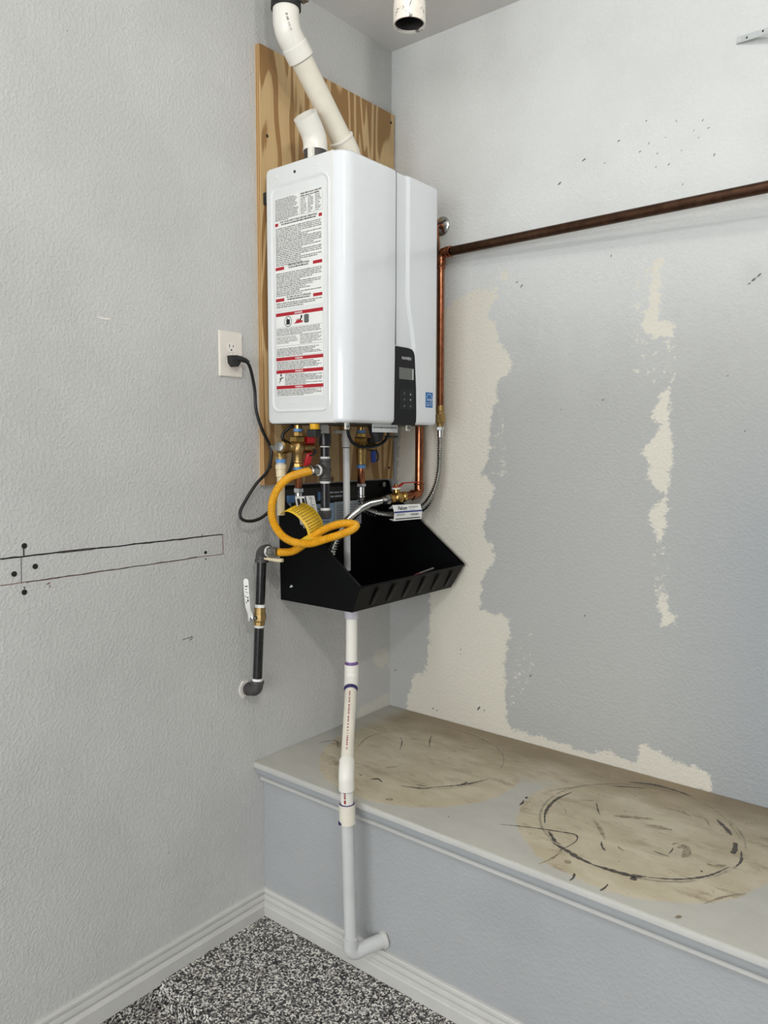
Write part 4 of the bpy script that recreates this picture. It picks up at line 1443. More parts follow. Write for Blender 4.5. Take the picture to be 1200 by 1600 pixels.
fit(gt_, 'sealant', M_dope, G0(1.3925), DN, [(0, 0.0130), (0.004, 0.0140), (0.007, 0.0150), (0.0085, 0.0135)], 12)
tb = G()
tb.lathe(G0(1.3845), DN, [(0, 0.0140), (0.0005, 0.0180), (0.007, 0.0182), (0.009, 0.0162), (0.055, 0.0162), (0.057, 0.0182), (0.064, 0.0180), (0.0645, 0.0140)], 24)
tb.lathe((GX, GY, 1.352), (0, -1, 0), [(0, 0.0150), (0.020, 0.0155), (0.021, 0.0178), (0.027, 0.0178), (0.0275, 0.0130)], 24)
tb.obj('tee', M_iron_cast, gt_)
fit(gt_, 'sealant', M_dope, (GX, GY - 0.027, 1.352), (0, -1, 0), [(0, 0.0155), (0.004, 0.0160), (0.006, 0.0140)], 20)
fit(gt_, 'sealant', M_dope, G0(1.3205), DN, [(0, 0.0155), (0.004, 0.0150), (0.007, 0.0134)], 14)
fit(gt_, 'drip_leg', M_iron, G0(1.3195), DN, [(0, 0.0133), (0.085, 0.0133)], 22)
fit(gt_, 'sealant', M_dope, G0(1.243), DN, [(0, 0.0133), (0.003, 0.0142), (0.007, 0.0145), (0.0085, 0.0133)], 14)
fit(gt_, 'cap', M_iron_cast, G0(1.235), DN, [(0, 0.0150), (0.001, 0.0190), (0.007, 0.0192), (0.010, 0.0180), (0.022, 0.0172), (0.024, 0.014)], 24)

# ------------------------------------------------------------------ yellow corrugated gas hose
hose = thing('gas_hose', 'yellow corrugated gas hose looping from the iron tee to the wall riser', 'gas hose', (0.17, -0.62, 1.12))
ya = V((0, -1, 0))
nut(hose, 'end_nut', M_zinc, (GX, GY - 0.032, 1.352), ya, 0.016, 0.0148, 0.3)
fit(hose, 'flare_nut', M_zinc, (GX, GY - 0.048, 1.352), ya, [(0, 0.0125), (0.001, 0.0140), (0.012, 0.0140), (0.014, 0.0105), (0.020, 0.0105)], 20)
hp = [(0.1605, -0.560, 1.3515), (0.158, -0.598, 1.346), (0.15, -0.643, 1.333), (0.14, -0.675, 1.302), (0.13, -0.686, 1.259), (0.13, -0.681, 1.214), (0.15, -0.669, 1.177), (0.18, -0.65, 1.158), (0.21, -0.618, 1.154), (0.245, -0.591, 1.167), (0.28, -0.566, 1.181), (0.302, -0.549, 1.193), (0.303, -0.535, 1.205), (0.272, -0.545, 1.208), (0.235, -0.562, 1.198), (0.20, -0.585, 1.176), (0.172, -0.607, 1.146), (0.148, -0.624, 1.128), (0.126, -0.640, 1.124), (0.112, -0.647, 1.1245)]
hpts = resample(catmull(hp, 0.002), 0.0007)
PITCH = 0.0042
G().tube(hpts, 0.0108, 16, rf=lambda s: 0.0107 + 0.0010 * math.cos(2 * PI * s / PITCH)).obj('corrugated_tube', M_yellow, hose, smooth=70)
nut(hose, 'end_nut', M_zinc, (0.075, -0.652, 1.1235), (1, 0.07, 0), 0.016, 0.0148, 0.3)
fit(hose, 'flare_nut', M_zinc, (0.091, -0.651, 1.1238), (1, 0.07, 0), [(0, 0.0125), (0.001, 0.0140), (0.012, 0.0140), (0.014, 0.0108), (0.022, 0.0108)], 20)
G().tube([(0.066, -0.656, 1.1035), (0.110, -0.645, 1.1000), (0.124, -0.641, 1.1015)], [0.0045, 0.0055, 0.0055], 12).obj('cream_sleeve', M_cpvc, hose)
# folded yellow warning tag round the hose
tg = G()
tc = V((0.148, -0.621, 1.196))
mj = V((0.036, 0.014, -0.037))
mn = V((0.020, 0.004, 0.021))
axv = V((0.012, 0.050, 0.022))
N = 36
ring0, ring1 = [], []
for i in range(N // 2 + 3):
    th = 2 * PI * (i - 1) / N
    q = tc + mj * math.cos(th) * 1.0 + mn * math.sin(th) * 1.05
    ring0.append(q)
    ring1.append(q + axv)
NN = len(ring0)
tg.add(ring0 + ring1, [(i, i + 1, NN + i + 1, NN + i) for i in range(NN - 1)])
yt = tg.obj('warning_tag', M_yellow_tag, hose, smooth=60)
md = yt.modifiers.new('thickness', 'SOLIDIFY')
md.thickness = 0.0008
g = G()
for i in range(3, 14):
    th0, th1 = 2 * PI * (i + 0.15) / N, 2 * PI * (i + 0.85) / N
    for sub in range(2):
        ta = th0 + (th1 - th0) * sub / 2
        tb_ = ta + (th1 - th0) * 0.28
        s = random.uniform(0.08, 0.14)
        while s < 0.88:
            e = min(0.9, s + random.uniform(0.05, 0.16))
            qs = []
            for th, sv_ in ((ta, s), (tb_, s), (tb_, e), (ta, e)):
                qs.append(tc + mj * math.cos(th) * 1.013 + mn * math.sin(th) * 1.085 + axv * sv_)
            g.quad(*qs)
            s = e + 0.02
g.obj('fine_print', M_tag_ink, yt, smooth=0, kind='stuff')
cl = V((0.196, -0.602, 1.166))
G().obox(cl, (0.012, 0.004, -0.006), (0.006, 0.022, 0.011), (0.0004, 0.0008, 0.0018), 0.0003).obj('tag_flap', M_yellow_tag, hose)

# ------------------------------------------------------------------ gas riser on the left wall
gr_ = thing('gas_riser', 'black iron gas riser pipe with brass shutoff valve on left wall', 'gas pipe', (0.05, -0.66, 0.70))
pz = lambda z: V((0.05, -0.675 + (z - 0.746) * 0.0629, z))
up_ = (pz(1.1) - pz(0.75)).normalized()
G().tube([pz(0.745), pz(0.908)], 0.0134, 22).obj('pipe', M_iron, gr_)
G().tube([pz(0.955), pz(1.105)], 0.0134, 22).obj('pipe', M_iron, gr_)
g = G()
e0 = V((0.004, -0.677, 0.7185))
g.tube(arc_pts(e0 + V((0.012, 0, 0)), V((0.05, -0.677, 0.7185)), pz(0.748), 0.018, 10), 0.0172, 22)
g.lathe(pz(0.740), up_, [(0, 0.0172), (0.001, 0.0192), (0.008, 0.0192), (0.009, 0.014)], 22)
g.lathe((0.012, -0.677, 0.7185), (1, 0, 0), [(0, 0.014), (0, 0.0192), (0.008, 0.0192), (0.009, 0.0172)], 22)
g.obj('elbow', M_iron_cast, gr_)
G().tube([(-0.005, -0.677, 0.7185), (0.016, -0.677, 0.7185)], 0.0134, 18).obj('wall_nipple', M_iron, gr_)
fit(gr_, 'sealant', M_dope, pz(0.749), up_, [(0, 0.0134), (0, 0.0158), (0.004, 0.0150), (0.007, 0.0134)], 16)
bv = G()
bv.lathe(pz(0.909), up_, [(0, 0.0135), (0, 0.0158), (0.009, 0.0160), (0.011, 0.0150), (0.014, 0.0185), (0.028, 0.0190), (0.034, 0.0172), (0.040, 0.0160), (0.052, 0.0165), (0.0535, 0.0135)], 8, 0.2)
bvo = bv.obj('ball_valve', M_brass_soft, gr_, smooth=25)
fit(gr_, 'sealant', M_dope, pz(0.902), up_, [(0, 0.0134), (0.003, 0.0146), (0.007, 0.0155), (0.0085, 0.0134)], 14)
fit(gr_, 'sealant', M_dope, pz(0.961), up_, [(0, 0.0155), (0.004, 0.0150), (0.007, 0.0142), (0.009, 0.0134)], 14)
fit(gr_, 'stem', M_steel_dull, (0.05, -0.678, 0.934), (0.25, -1, 0), [(0, 0.008), (0.014, 0.008), (0.015, 0.006), (0.02, 0.006)], 14)
nut(gr_, 'stem_nut', M_steel, (0.0545, -0.697, 0.934), (0.25, -1, 0), 0.007, 0.0085, 0.2)
# white lever: offset foot, bend, flat arm
lv_c = [(0.0555, -0.701, 0.930), (0.0565, -0.7025, 0.946), (0.059, -0.711, 0.960), (0.0605, -0.716, 0.972), (0.0605, -0.7195, 1.010), (0.0605, -0.7215, 1.046)]
g = G()
hw = [0.0075, 0.0068, 0.0058, 0.0066, 0.0072, 0.0072]
tv, fs = [], []
side = V((0.80, 0.60, 0)).normalized()
thk = V((0.60, -0.80, 0)).normalized() * 0.0012
for p, w_ in zip(lv_c, hw):
    p = V(p)
    tv += [p - side * w_ - thk, p + side * w_ - thk, p + side * w_ + thk, p - side * w_ + thk]
for i in range(len(lv_c) - 1):
    for j in range(4):
        fs.append((i * 4 + j, i * 4 + (j + 1) % 4, (i + 1) * 4 + (j + 1) % 4, (i + 1) * 4 + j))
fs += [(0, 1, 2, 3), tuple((len(lv_c) - 1) * 4 + j for j in range(4))]
g.add(tv, fs)
hd = g.obj('lever', M_handle_white, gr_, smooth=30)
G().lathe(V((0.0605, -0.7215, 1.046)) - thk, thk, [(0, 0.0072), (0.0024, 0.0072)], 20).obj('lever_tip', M_handle_white, hd)
G().obox((0.0558, -0.7015, 0.938), side * 0.0076, (0, 0, 0.009), thk * 1.15).obj('lever_foot', M_steel, hd)
g = G()
front = V((0.60, -0.80, 0)).normalized()
for z, h, w0, w1 in ((1.030, 0.003, -0.004, 0.004), (1.022, 0.002, -0.004, 0.001), (1.014, 0.006, -0.003, 0.0), (1.012, 0.002, 0.001, 0.004), (1.002, 0.008, -0.0045, -0.002), (0.998, 0.003, -0.001, 0.0045), (0.988, 0.007, 0.0, 0.004), (0.984, 0.003, -0.0045, -0.001)):
    yc = V((0.0605, -0.7165 - (z - 0.975) * 0.07, z)) + front * 0.0017
    g.quad(yc + side * w0, yc + side * w1, yc + side * w1 + V((0, 0, h)), yc + side * w0 + V((0, 0, h)))
g.obj('lever_print', M_ink_black, hd, smooth=0, kind='stuff')
# top elbow turning out toward the hose
g = G()
et = pz(1.1235)
g.tube(arc_pts(pz(1.096), et, et + V((0.022, 0, 0)), 0.016, 10), 0.0178, 22)
g.lathe(pz(1.090), up_, [(0, 0.0135), (0, 0.0195), (0.009, 0.0195), (0.010, 0.0178)], 22)
g.lathe(et + V((0.016, 0, 0)), (1, 0, 0), [(0, 0.0178), (0.001, 0.0195), (0.009, 0.0195), (0.009, 0.0135)], 22)
g.obj('elbow', M_iron_cast, gr_)
fit(gr_, 'sealant', M_dope, et + V((0.025, 0, 0)), (1, 0, 0), [(0, 0.0150), (0.003, 0.0156), (0.006, 0.0140)], 18)
g = G()
poly = [(-0.703, 0.716), (-0.698, 0.730), (-0.688, 0.741), (-0.672, 0.740), (-0.660, 0.722), (-0.664, 0.702), (-0.680, 0.696), (-0.690, 0.690), (-0.699, 0.704)]
g.prism([(0.0003, y, z) for y, z in poly], (0.004, 0, 0))
lab(g.obj('plaster_patch', M_plaster, gr_, smooth=0), 'rough white plaster round the pipe')

# ------------------------------------------------------------------ condensate drain
cd = thing('condensate_pipe', 'slim white condensate pipe running from heater down into the black tray', 'drain pipe', (0.15, -0.402, 1.05))
D0 = lambda z: (0.15, -0.402 - (1.484 - z) * 0.0, z)
fit(cd, 'brass_spigot', M_bronze, D0(1.4795), DN, [(0, 0.017), (0.010, 0.016), (0.014, 0.010)], 18)
fit(cd, 'cap_collar', M_pvc_grey, D0(1.474), DN, [(0, 0.010), (0.002, 0.0125), (0.026, 0.0128), (0.027, 0.0138), (0.038, 0.0138), (0.039, 0.0125), (0.056, 0.0122), (0.057, 0.0108)], 22)
G().box((0.13, -0.44, 1.4575), (0.145, -0.41, 1.468), 0.002).obj('side_clip', M_pvc_grey, cd)
G().tube([D0(1.42), (0.15, -0.398, 1.045)], 0.0104, 20).obj('pipe', M_pvc_paint, cd)
fit(cd, 'shadow_gap', M_rubber, D0(1.4175), DN, [(0, 0.0106), (0.002, 0.0112), (0.0025, 0.0106)], 18)

# ------------------------------------------------------------------ copper lines by the right wall
cu = thing('copper_line', 'dark tarnished copper pipe running along the right wall, dropping behind heater', 'copper pipe', (0.236, -0.042, 1.5))
c_l, c_r = V((0.259, -0.041, 2.038)), V((3.2, -0.215, 2.030))
G().tube([c_l + (c_r - c_l) * 0.008, c_r], 0.0143, 24).obj('horizontal_pipe', M_copper_dark, cu)
hd_ = (c_r - c_l).normalized()
cj = V((0.2375, -0.041, 2.038))
g = G()
g.lathe(cj, hd_, [(0.006, 0.0150), (0.020, 0.0158), (0.021, 0.0172), (0.026, 0.0172), (0.027, 0.0158), (0.034, 0.0158), (0.035, 0.0172), (0.040, 0.0172), (0.041, 0.0150)], 24)
g.tube(arc_pts(cj + hd_ * 0.02, cj, cj + V((0.0, 0, -0.035)), 0.016, 8), 0.0150, 20)
g.lathe(cj + V((0, 0, -0.02)), DN, [(0, 0.0125), (0.002, 0.0150), (0.004, 0.0160), (0.009, 0.0160), (0.011, 0.0135), (0.022, 0.0135), (0.024, 0.0150), (0.029, 0.0150), (0.030, 0.0115)], 22)
g.obj('elbow', M_copper, cu)
G().tube([cj + V((0, 0, -0.045)), (0.243, -0.045, 1.545)], 0.0112, 20).obj('drop_pipe', M_copper, cu)
g = G()
g.lathe((0.243, -0.045, 1.552), DN, [(0, 0.0125), (0.004, 0.0135), (0.018, 0.0135), (0.020, 0.0120), (0.030, 0.0120)], 20)
g.hexn((0.243, -0.045, 1.524), DN, 0.028, 0.0165, 0.2)
g.lathe((0.243, -0.045, 1.496), DN, [(0, 0.0125), (0.004, 0.0115), (0.012, 0.0115)], 20)
g.obj('brass_adapter', M_brass_soft, cu, smooth=25)
# stub from the wall with its escutcheon
es = fit(cu, 'escutcheon', M_steel, (0.213, -0.0005, 2.135), (0, -1, 0), [(0, 0.030), (0.003, 0.030), (0.007, 0.026), (0.010, 0.018), (0.011, 0.013)], 28)
G().tube(arc_pts((0.213, -0.002, 2.135), (0.213, -0.041, 2.135), (0.222, -0.041, 2.04), 0.018, 8) + [V((0.236, -0.041, 2.03))], 0.0112, 18).obj('wall_stub', M_copper, cu)
G().tube(catmull([(0.238, -0.058, 2.03), (0.238, -0.06, 2.06), (0.226, -0.055, 2.10), (0.222, -0.054, 2.125), (0.236, -0.052, 2.128), (0.258, -0.045, 2.137)], 0.006), 0.0024, 8).obj('cable_tie', M_rubber, cu)

cb = thing('copper_drop', 'bright copper drop with brass ball valve and red lever near the corner', 'copper pipe', (0.16, -0.05, 1.25))
e_ = V((0.163, -0.05, 1.2615))
G().tube([(0.163, -0.05, 1.60), (0.163, -0.05, 1.285)], 0.0143, 22).obj('drop_pipe', M_copper, cb)
dlt = (V((0.136, -0.213, 1.246)) - e_).normalized()
g = G()
g.tube(arc_pts(V((0.163, -0.05, 1.292)), e_, e_ + dlt * 0.034, 0.018, 8), 0.0160, 20)
g.lathe((0.163, -0.05, 1.298), DN, [(0, 0.0145), (0.001, 0.0172), (0.005, 0.0172), (0.008, 0.0160)], 22)
g.lathe(e_ + dlt * 0.028, dlt, [(0, 0.0160), (0.002, 0.0172), (0.007, 0.0172), (0.008, 0.0145)], 22)
g.obj('elbow', M_copper, cb)
G().tube([e_ + dlt * 0.03, e_ + dlt * 0.075], 0.0143, 22).obj('short_pipe', M_copper, cb)
g = G()
g.lathe(e_ + dlt * 0.066, dlt, [(0, 0.0150), (0.001, 0.0175), (0.012, 0.0175), (0.014, 0.0150), (0.022, 0.0190), (0.030, 0.0215), (0.040, 0.0215), (0.048, 0.0185), (0.050, 0.0150), (0.058, 0.0165), (0.070, 0.0165), (0.071, 0.0125)], 22)
vb = e_ + dlt * 0.101
stv = V((0.0, -0.12, 1)).normalized()
g.lathe(vb + stv * 0.012, stv, [(0, 0.012), (0.014, 0.0105), (0.022, 0.010), (0.023, 0.006), (0.034, 0.006)], 18)
g.obj('ball_valve', M_brass, cb)
nut(cb, 'packing_nut', M_brass, vb + stv * 0.034, stv, 0.006, 0.0075)
fit(cb, 'lever_washer', M_pvc, vb + stv * 0.030, stv, [(0, 0.015), (0.004, 0.015), (0.005, 0.012)], 20)
lev = [vb + stv * 0.037 + V((-0.004, -0.012, 0)), vb + stv * 0.037 + V((0.004, 0.010, 0)), vb + stv * 0.037 + V((0.008, 0.026, 0.011)), vb + stv * 0.037 + V((0.022, 0.105, 0.013))]
g = G()
for a, b in zip(lev, lev[1:]):
    d_ = (b - a)
    sd_ = d_.cross(V((0, 0, 1))).normalized()
    g.obox((a + b) / 2, d_ / 2 * 1.03, sd_ * 0.006, sd_.cross(d_).normalized() * 0.0016, 0.0008)
g.obj('lever', M_handle_red, cb)


# ------------------------------------------------------------------ stainless flexible connectors
def flex(parent, path, pitch=0.0080, R=0.0092, amp=0.0031):
    pts = resample(catmull(path, 0.002), pitch / 6)
    return G().tube(pts, R, 16, rf=lambda s: R + amp * math.cos(2 * PI * s / pitch)).obj('corrugated_tube', M_corr, parent, smooth=80)


f1 = thing('flex_connector', 'stainless flexible connector with white tag curving from right service valve to wall copper', 'connector', (0.18, -0.2, 1.19))
nut(f1, 'end_nut', M_steel, (RX, RYv, 1.305), DN, 0.012, 0.0155, 0.2)
fit(f1, 'cuff', M_corr, (RX, RYv, 1.293), DN, [(0, 0.0105), (0.026, 0.0105), (0.028, 0.0125), (0.032, 0.0125)], 18)
flex(f1, [(RX, RYv, 1.264), (0.121, -0.298, 1.244), (0.13, -0.293, 1.226), (0.145, -0.281, 1.216), (0.165, -0.265, 1.208), (0.185, -0.232, 1.203), (0.2, -0.186, 1.204), (0.215, -0.135, 1.211), (0.226, -0.092, 1.235), (0.236, -0.060, 1.285), (0.242, -0.048, 1.341), (0.243, -0.046, 1.404), (0.243, -0.045, 1.452)])
fit(f1, 'cuff', M_corr, (0.243, -0.045, 1.450), V((0, 0, 1)), [(0, 0.0100), (0.022, 0.0100), (0.023, 0.0085)], 18)
nut(f1, 'end_nut', M_steel, (0.243, -0.045, 1.485), DN, 0.014, 0.0150, 0.2)
# folded white brand tag
ta, tb2 = V((0.2085, -0.2555, 0)), V((0.2285, -0.1370, 0))
ux_ = (tb2 - ta).normalized()
wd = (tb2 - ta).length
nf = V((ux_.y, -ux_.x, 0)).normalized()
t1 = G()
zt0, zm, zb0 = 1.2375, 1.213, 1.1885
pa = [(ta + nf * 0.003 + V((0, 0, zt0))), (tb2 + nf * 0.003 + V((0, 0, zt0 - 0.002))), (tb2 + nf * 0.0125 + V((0, 0, zm))), (ta + nf * 0.0125 + V((0, 0, zm)))]
pb2 = [pa[3], pa[2], tb2 + nf * 0.009 + V((0, 0, zb0)), ta + nf * 0.009 + V((0, 0, zb0))]
t1.quad(*pa)
t1.quad(*pb2)
pc = [pa[0], pa[1], tb2 - nf * 0.013 + V((0, 0, zt0 - 0.014)), ta - nf * 0.013 + V((0, 0, zt0 - 0.012))]
t1.quad(*pc)
pd = [pb2[3], pb2[2], tb2 - nf * 0.012 + V((0, 0, zb0 + 0.004)), ta - nf * 0.012 + V((0, 0, zb0 + 0.004))]
t1.quad(*pd)
tgo = t1.obj('hang_tag', M_label, f1, smooth=0)
tgo.modifiers.new('thickness', 'SOLIDIFY').thickness = 0.0006


def on_quad(q, s, t, lift=0.0012):
    """point on quad q (top-left, top-right, bottom-right, bottom-left), s right, t down"""
    p = q[0].lerp(q[1], s).lerp(q[3].lerp(q[2], s), t)
    nrm_ = (q[1] - q[0]).cross(q[3] - q[0]).normalized()
    if nrm_.dot(nf) < 0:
        nrm_ = -nrm_
    return p + nrm_ * lift


def qbar(g, q, s0, s1, t0, t1_, lift=0.0012):
    g.quad(on_quad(q, s0, t0, lift), on_quad(q, s1, t0, lift), on_quad(q, s1, t1_, lift), on_quad(q, s0, t1_, lift))


g = G()
qbar(g, pa, 0, 1, 0.80, 1.0)
g.obj('blue_stripe', mat('tag_blue', srgb(40, 58, 128), 0.5), tgo, smooth=0)
g = G()
o_ = on_quad(pa, 0.14, 0.66, 0.0022)
g.add(*text_mesh('Falcon', o_, pa[1] - pa[0], pa[0] - pa[3], 0.038, 0.013, shear=0.35, bold=0.02, lift=0.0))
for t_ in (0.25, 0.36, 0.62):
    s_ = 0.55
    while s_ < (0.85 if t_ < 0.5 else 0.7):
        qbar(g, pa, s_, s_ + 0.05, t_, t_ + 0.06)
        s_ += 0.07
for k_ in range(14):
    s_ = 0.58 + k_ * 0.021
    qbar(g, pb2, s_, s_ + random.choice((0.007, 0.012)), 0.16, 0.42)
for t_ in (0.10, 0.2, 0.3):
    s_ = 0.08
    while s_ < 0.36:
        qbar(g, pb2, s_, s_ + 0.04, t_, t_ + 0.04)
        s_ += 0.06
qbar(g, pb2, 0.06, 0.94, 0.70, 0.82)
g.obj('lettering', M_ink_black, tgo, smooth=0, kind='stuff')

f2 = thing('flex_connector', 'stainless flexible connector from the copper ball valve down into the tray', 'connector', (0.17, -0.45, 1.08))
nut(f2, 'end_nut', M_steel, (LX, LYv, 1.302), DN, 0.014, 0.0152, 0.2)
fit(f2, 'cuff', M_corr, (LX, LYv, 1.288), DN, [(0, 0.0102), (0.024, 0.0102)], 18)
flex(f2, [(LX, LYv, 1.266), (0.118, -0.565, 1.235), (0.112, -0.530, 1.185), (0.112, -0.495, 1.125), (0.125, -0.482, 1.085), (0.155, -0.492, 1.078), (0.178, -0.508, 1.098), (0.195, -0.505, 1.135), (0.200, -0.468, 1.192), (0.188, -0.39, 1.228), (0.163, -0.318, 1.2400), (0.149, -0.272, 1.2425), (0.141, -0.232, 1.2440)])
g_end = e_ + dlt * 0.137
nut(f2, 'end_nut', M_steel, g_end, dlt, 0.018, 0.0162, 0.2)
fit(f2, 'cuff', M_corr, g_end + dlt * 0.018, dlt, [(0, 0.0112), (0.016, 0.0108), (0.018, 0.0095)], 18)
wt = [V((0.136, -0.603, 1.279)), V((0.136, -0.526, 1.278)), V((0.150, -0.518, 1.200)), V((0.150, -0.596, 1.200))]
g = G()
g.quad(*wt)
wto = g.obj('hang_tag', M_label, f2, smooth=0)
wto.modifiers.new('thickness', 'SOLIDIFY').thickness = 0.0006
g = G()
nf_keep = nf
nf = V((0.5, -0.85, 0.1))
qbar(g, wt, 0.05, 0.20, 0.08, 0.36)
qbar(g, wt, 0.30, 0.44, 0.08, 0.30)
qbar(g, wt, 0.47, 0.54, 0.02, 0.62)
for k_ in range(16):
    t_ = 0.05 + k_ * 0.055
    s_ = 0.70 + random.uniform(-0.02, 0.04)
    qbar(g, wt, s_, s_ + random.uniform(0.06, 0.2), t_, t_ + 0.018)
g.obj('lettering', M_ink_black, wto, smooth=0, kind='stuff')
nf = nf_keep

# ------------------------------------------------------------------ black drain tray
tray = thing('drain_tray', 'open black plastic drain tray mounted on wall beneath the heater', 'tray', (0.15, -0.29, 0.957))
TYL, TYR = -0.540, -0.022      # rim sides
BYL, BYR = -0.534, -0.040      # bottom sides
ZB = 0.957


def tray_mesh(inset=0.0):
    t_ = inset
    # outline of a side wall in (x, z): back top, slope to front rim, front bottom, back bottom
    L = lambda y, yb: [(0.0015, y, 1.302), (0.014, y, 1.300), (0.022, y, 1.258), (0.327, y, 1.034), (0.288, yb, ZB), (0.0015, yb, ZB)]
    return L(TYL + t_, BYL + t_), L(TYR - t_, BYR - t_)


lo, ro = tray_mesh(0)
th_ = 0.004
li = [(0.0055, TYL + th_, 1.302), (0.014, TYL + th_, 1.300), (0.022, TYL + th_, 1.258), (0.322, TYL + th_, 1.0345), (0.285, BYL + th_, ZB + th_), (0.0055, BYL + th_, ZB + th_)]
ri = [(x, TYR - th_ if z > 1 else BYR - th_, z) for x, y, z in li]
g = G()
# outer shell
g.add(lo + ro + li + ri, [
    tuple(range(6)), tuple(range(6, 12)),                     # outer sides
    (3, 4, 10, 9), (4, 5, 11, 10), (5, 0, 6, 11),             # front, bottom, back outer
    tuple(range(12, 18)), tuple(range(18, 24)),               # inner sides
    (15, 16, 22, 21), (16, 17, 23, 22), (17, 12, 18, 23),     # front, bottom, back inner
    (0, 1, 13, 12), (1, 2, 14, 13), (2, 3, 15, 14),           # rim of left side
    (6, 7, 19, 18), (7, 8, 20, 19), (8, 9, 21, 20),           # rim of right side
    (3, 9, 21, 15), (0, 6, 18, 12)])
shell = g.obj('shell', M_tray, tray, smooth=20)
# rolled rim along the sloping sides and the front
rim = [V((0.018, TYL, 1.262)), V((0.324, TYL, 1.0365)), V((0.330, TYL + 0.006, 1.033)), V((0.330, TYR - 0.006, 1.033)), V((0.324, TYR, 1.0365)), V((0.018, TYR, 1.262))]
G().tube(rim, 0.0038, 8).obj('rim', M_tray, tray)
# shallow pressed ribs on the front wall
for i in range(6):
    y = TYL + 0.085 + i * 0.075
    a, b = V((0.3235, y, 1.018)), V((0.2925, y + 0.0, 0.966))
    G().obox((a + b) / 2 + V((0.001, 0, 0)), (a - b) / 2, (0, 0.010, 0), (0.00025, 0, -0.00015), 0.0001).obj('front_rib', M_tray, shell)
G().lathe((0.011, TYR - 0.03, 1.287), (1, 0, 0), [(0, 0.009), (0.004, 0.009), (0.005, 0.006)], 16).obj('mounting_screw', M_steel_dull, tray)
G().box((0.0055, TYL + 0.05, 1.150), (0.0062, -0.30, 1.238)).obj('product_label', M_tray_lab2, tray, smooth=0)
sl = G().box((0.0055, -0.298, 1.160), (0.0062, -0.165, 1.240)).obj('product_label', M_tray_lab, tray, smooth=0)
bl_ = G().box((0.0055, TYL + 0.018, 1.245), (0.0062, -0.18, 1.29)).obj('header_label', M_tray_blk, tray, smooth=0)
for ya_, yb_, zb_ in ((0.03, 0.095, 1.271), (0.165, 0.19, 1.276)):
    sw = G()
    sw.quad((0.0064, TYL + ya_, 1.249), (0.0064, TYL + yb_, 1.249), (0.0064, TYL + yb_, zb_), (0.0064, TYL + ya_, zb_))
    sw.obj('blue_block', M_ring_blue, bl_, smooth=0)
g = G()
greek(g, (0.0062, TYL + 0.20, 1.252), YU, ZU, 0.14, 0.026, 2, 0.42, 0.012, 0.035, 0.1, lift=0.0003, last=0.8)
g.obj('fine_print', M_tray_lab, bl_, smooth=0, kind='stuff')
g = G()
greek(g, (0.0062, -0.29, 1.166), YU, ZU, 0.115, 0.066, 8, 0.35, 0.006, 0.03, 0.4, lift=0.0003)
greek(g, (0.0062, TYL + 0.06, 1.158), YU, ZU, 0.16, 0.072, 5, 0.38, 0.008, 0.03, 0.4, lift=0.0003)
g.obj('fine_print', M_ink, sl, smooth=0, kind='stuff')
gl = G()
gl.box((0.008, TYL + 0.008, 1.175), (0.0086, TYL + 0.046, 1.248))
gl.obj('product_label', M_tray_lab, tray, smooth=0)
# shiny scratch on the left side
g = G()
for a, b in ((0.052, 1.006), (0.055, 1.004), (0.049, 1.002)):
    g.obox((a, BYL - 0.0048, b), (0.003, 0, 0.0005), (0, 0.0005, 0), (0, 0, 0.0018))
g.obj('chip', M_mark, shell, smooth=0)

# small red-handled tool lying in the tray behind the front wall
tool = thing('hand_tool', 'small tool with red handle and grey blade lying in the black tray', 'tool', (0.28, -0.21, 0.965))
G().tube([(0.265, -0.262, 0.996), (0.272, -0.236, 1.011), (0.281, -0.206, 1.025)], [0.005, 0.0065, 0.005], 12).obj('handle', mat('dull_red', srgb(84, 24, 27), 0.6), tool)
G().tube([(0.281, -0.206, 1.025), (0.296, -0.152, 1.036)], 0.0032, 10).obj('blade', mat('blade_grey', srgb(104, 102, 98), 0.6), tool)
G().tube([(0.265, -0.262, 0.998), (0.255, -0.295, 0.966)], 0.0032, 10).obj('tail', mat('dull_red', srgb(84, 24, 27), 0.6), tool)

# ------------------------------------------------------------------ tray drain pipe over the platform edge
dp = thing('tray_drain_pipe', 'white plastic drain pipe from black tray down over platform edge to floor', 'drain pipe', (0.41, -0.70, 0.02))
T0 = V((0.245, -0.4855, 0.957))
T1 = V((0.245, -0.4875, 0.752))
T2 = V((0.412, -0.698, 0.580))
T3 = V((0.427, -0.699, 0.098))
RP = 0.0167
fit(dp, 'bushing', mat('lilac_grey_pvc', srgb(200, 196, 206), 0.4), T0, DN, [(0, 0.021), (0.030, 0.0205), (0.031, RP)], 24)
G().tube([T0, T1 + V((0, 0, 0.03))], RP, 24).obj('upper_pipe', M_pvc, dp)
d12 = (T2 - T1).normalized()
d23 = (T3 - T2).normalized()
u1 = G().tube(arc_pts(T1 + V((0, 0, 0.040)), T1, T1 + d12 * 0.040, 0.03, 8), 0.0205, 24).obj('elbow', M_pvc, dp)
fit(dp, 'primer_stain', M_primer_lite, T1 + V((0, 0, 0.0405)), V((0, 0, 1)), [(0, 0.0195), (0.0008, 0.0195), (0.001, RP + 0.0006), (0.007, RP + 0.0004), (0.008, RP)], 24)
fit(dp, 'primer_ring', M_primer, T1 + d12 * 0.0402, d12, [(0, 0.0203), (0.002, 0.0200), (0.004, RP + 0.0006), (0.010, RP)], 24)
G().tube([T1 + d12 * 0.02, T2 - d12 * 0.02], RP, 24).obj('slanted_pipe', M_pvc_yell, dp)
G().tube(arc_pts(T2 - d12 * 0.040, T2, T2 + d23 * 0.042, 0.03, 10), 0.0205, 24).obj('elbow', M_pvc, dp)
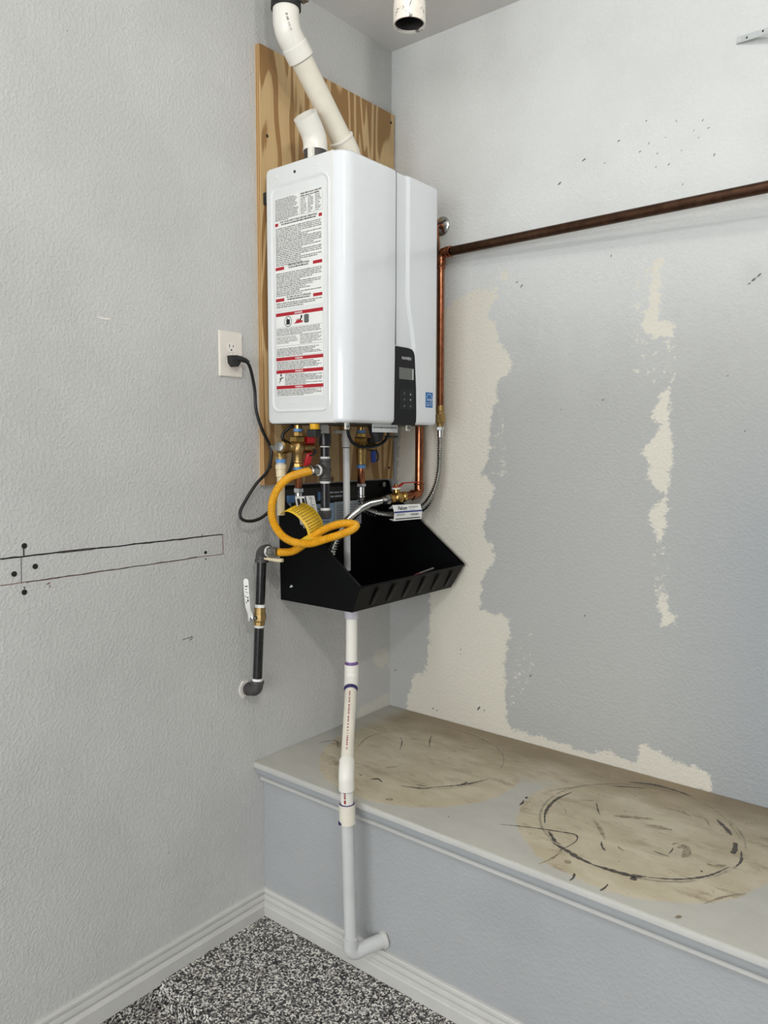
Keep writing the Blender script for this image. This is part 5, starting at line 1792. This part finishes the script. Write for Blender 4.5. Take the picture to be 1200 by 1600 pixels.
fit(dp, 'primer_ring', M_primer, T2 + d23 * 0.0415, d23, [(0, 0.0204), (0.0012, 0.0204), (0.0016, RP + 0.0003), (0.003, RP)], 24)
ct = T2 + d23 * 0.078
G().tube([T2 + d23 * 0.02, ct + d23 * 0.03], RP, 24).obj('short_pipe', M_pvc, dp)
fit(dp, 'coupling', M_pvc_yell, ct, d23, [(0, RP), (0, 0.0212), (0.052, 0.0212), (0.054, RP)], 24)
fit(dp, 'primer_ring', M_primer, ct + d23 * -0.0015, d23, [(0, RP), (0, RP + 0.0018), (0.0018, 0.0206), (0.0018, RP)], 24)
g = G()
for k_ in range(5):
    th = -0.9 + random.uniform(-0.5, 0.5) - PI / 2 * 0
    q = ct + d23 * (0.047 + random.uniform(0, 0.005)) + V((math.cos(th + PI) * 0.0214, -abs(math.sin(th)) * 0.0214, 0))
    g.obox(q, (0.003, 0, 0), (0, 0.0012, 0), (0, 0, 0.003), 0.0008)
g.obj('primer_drip', M_primer, dp, kind='stuff')
G().tube([ct + d23 * 0.03, T3 + V((0, 0, 0.03))], RP - 0.0002, 24).obj('lower_pipe', M_pvc_paint, dp)
T4 = V((0.468, -0.609, 0.108))
d34 = (T4 - T3).normalized()
G().tube(arc_pts(T3 - d23 * 0.045, T3, T3 + d34 * 0.03, 0.016, 10), 0.0200, 24).obj('elbow', M_pvc_paint, dp)
fit(dp, 'elbow_rim', M_pvc_paint, T3 - d23 * 0.046, d23, [(0, RP), (0, 0.0212), (0.004, 0.0212), (0.005, 0.0200)], 24)
G().tube([T3 + d34 * 0.02, T4], 0.0188, 24).obj('outlet_pipe', M_pvc_paint, dp)
fit(dp, 'wall_collar', M_trim, T4 - d34 * 0.010, d34, [(0, 0.0188), (0.002, 0.0225), (0.006, 0.024), (0.012, 0.024)], 20)


# red product print running along the pipes
def pipe_print(p0, p1, r, facing, marks, wdt, parent):
    g = G()
    a = (p1 - p0).normalized()
    f = V(facing)
    f = (f - a * f.dot(a)).normalized()
    s_ = a.cross(f).normalized()
    for t0, t1_ in marks:
        q0 = p0.lerp(p1, t0) + f * (r + 0.0003)
        q1 = p0.lerp(p1, t1_) + f * (r + 0.0003)
        g.quad(q0 - s_ * wdt, q0 + s_ * wdt, q1 + s_ * wdt, q1 - s_ * wdt)
    return g.obj('pipe_print', M_redink, parent, smooth=0, kind='stuff')


face = V((0.62, -0.78, 0))
mk = []
t_ = 0.20
while t_ < 0.80:
    w_ = random.uniform(0.006, 0.014)
    mk.append((t_, t_ + w_))
    t_ += w_ + random.choice((0.006, 0.007, 0.02))
pipe_print(T1, T2, RP, V((0.48, -0.75, 0.65)), mk, 0.0021, dp)
mk = [(0.0, 0.10), (0.14, 0.22), (0.25, 0.36), (0.40, 0.52), (0.62, 0.95)]
pipe_print(T2 + d23 * 0.044, T2 + d23 * 0.074, RP, V((0.40, -0.90, 0)), mk, 0.0026, dp)
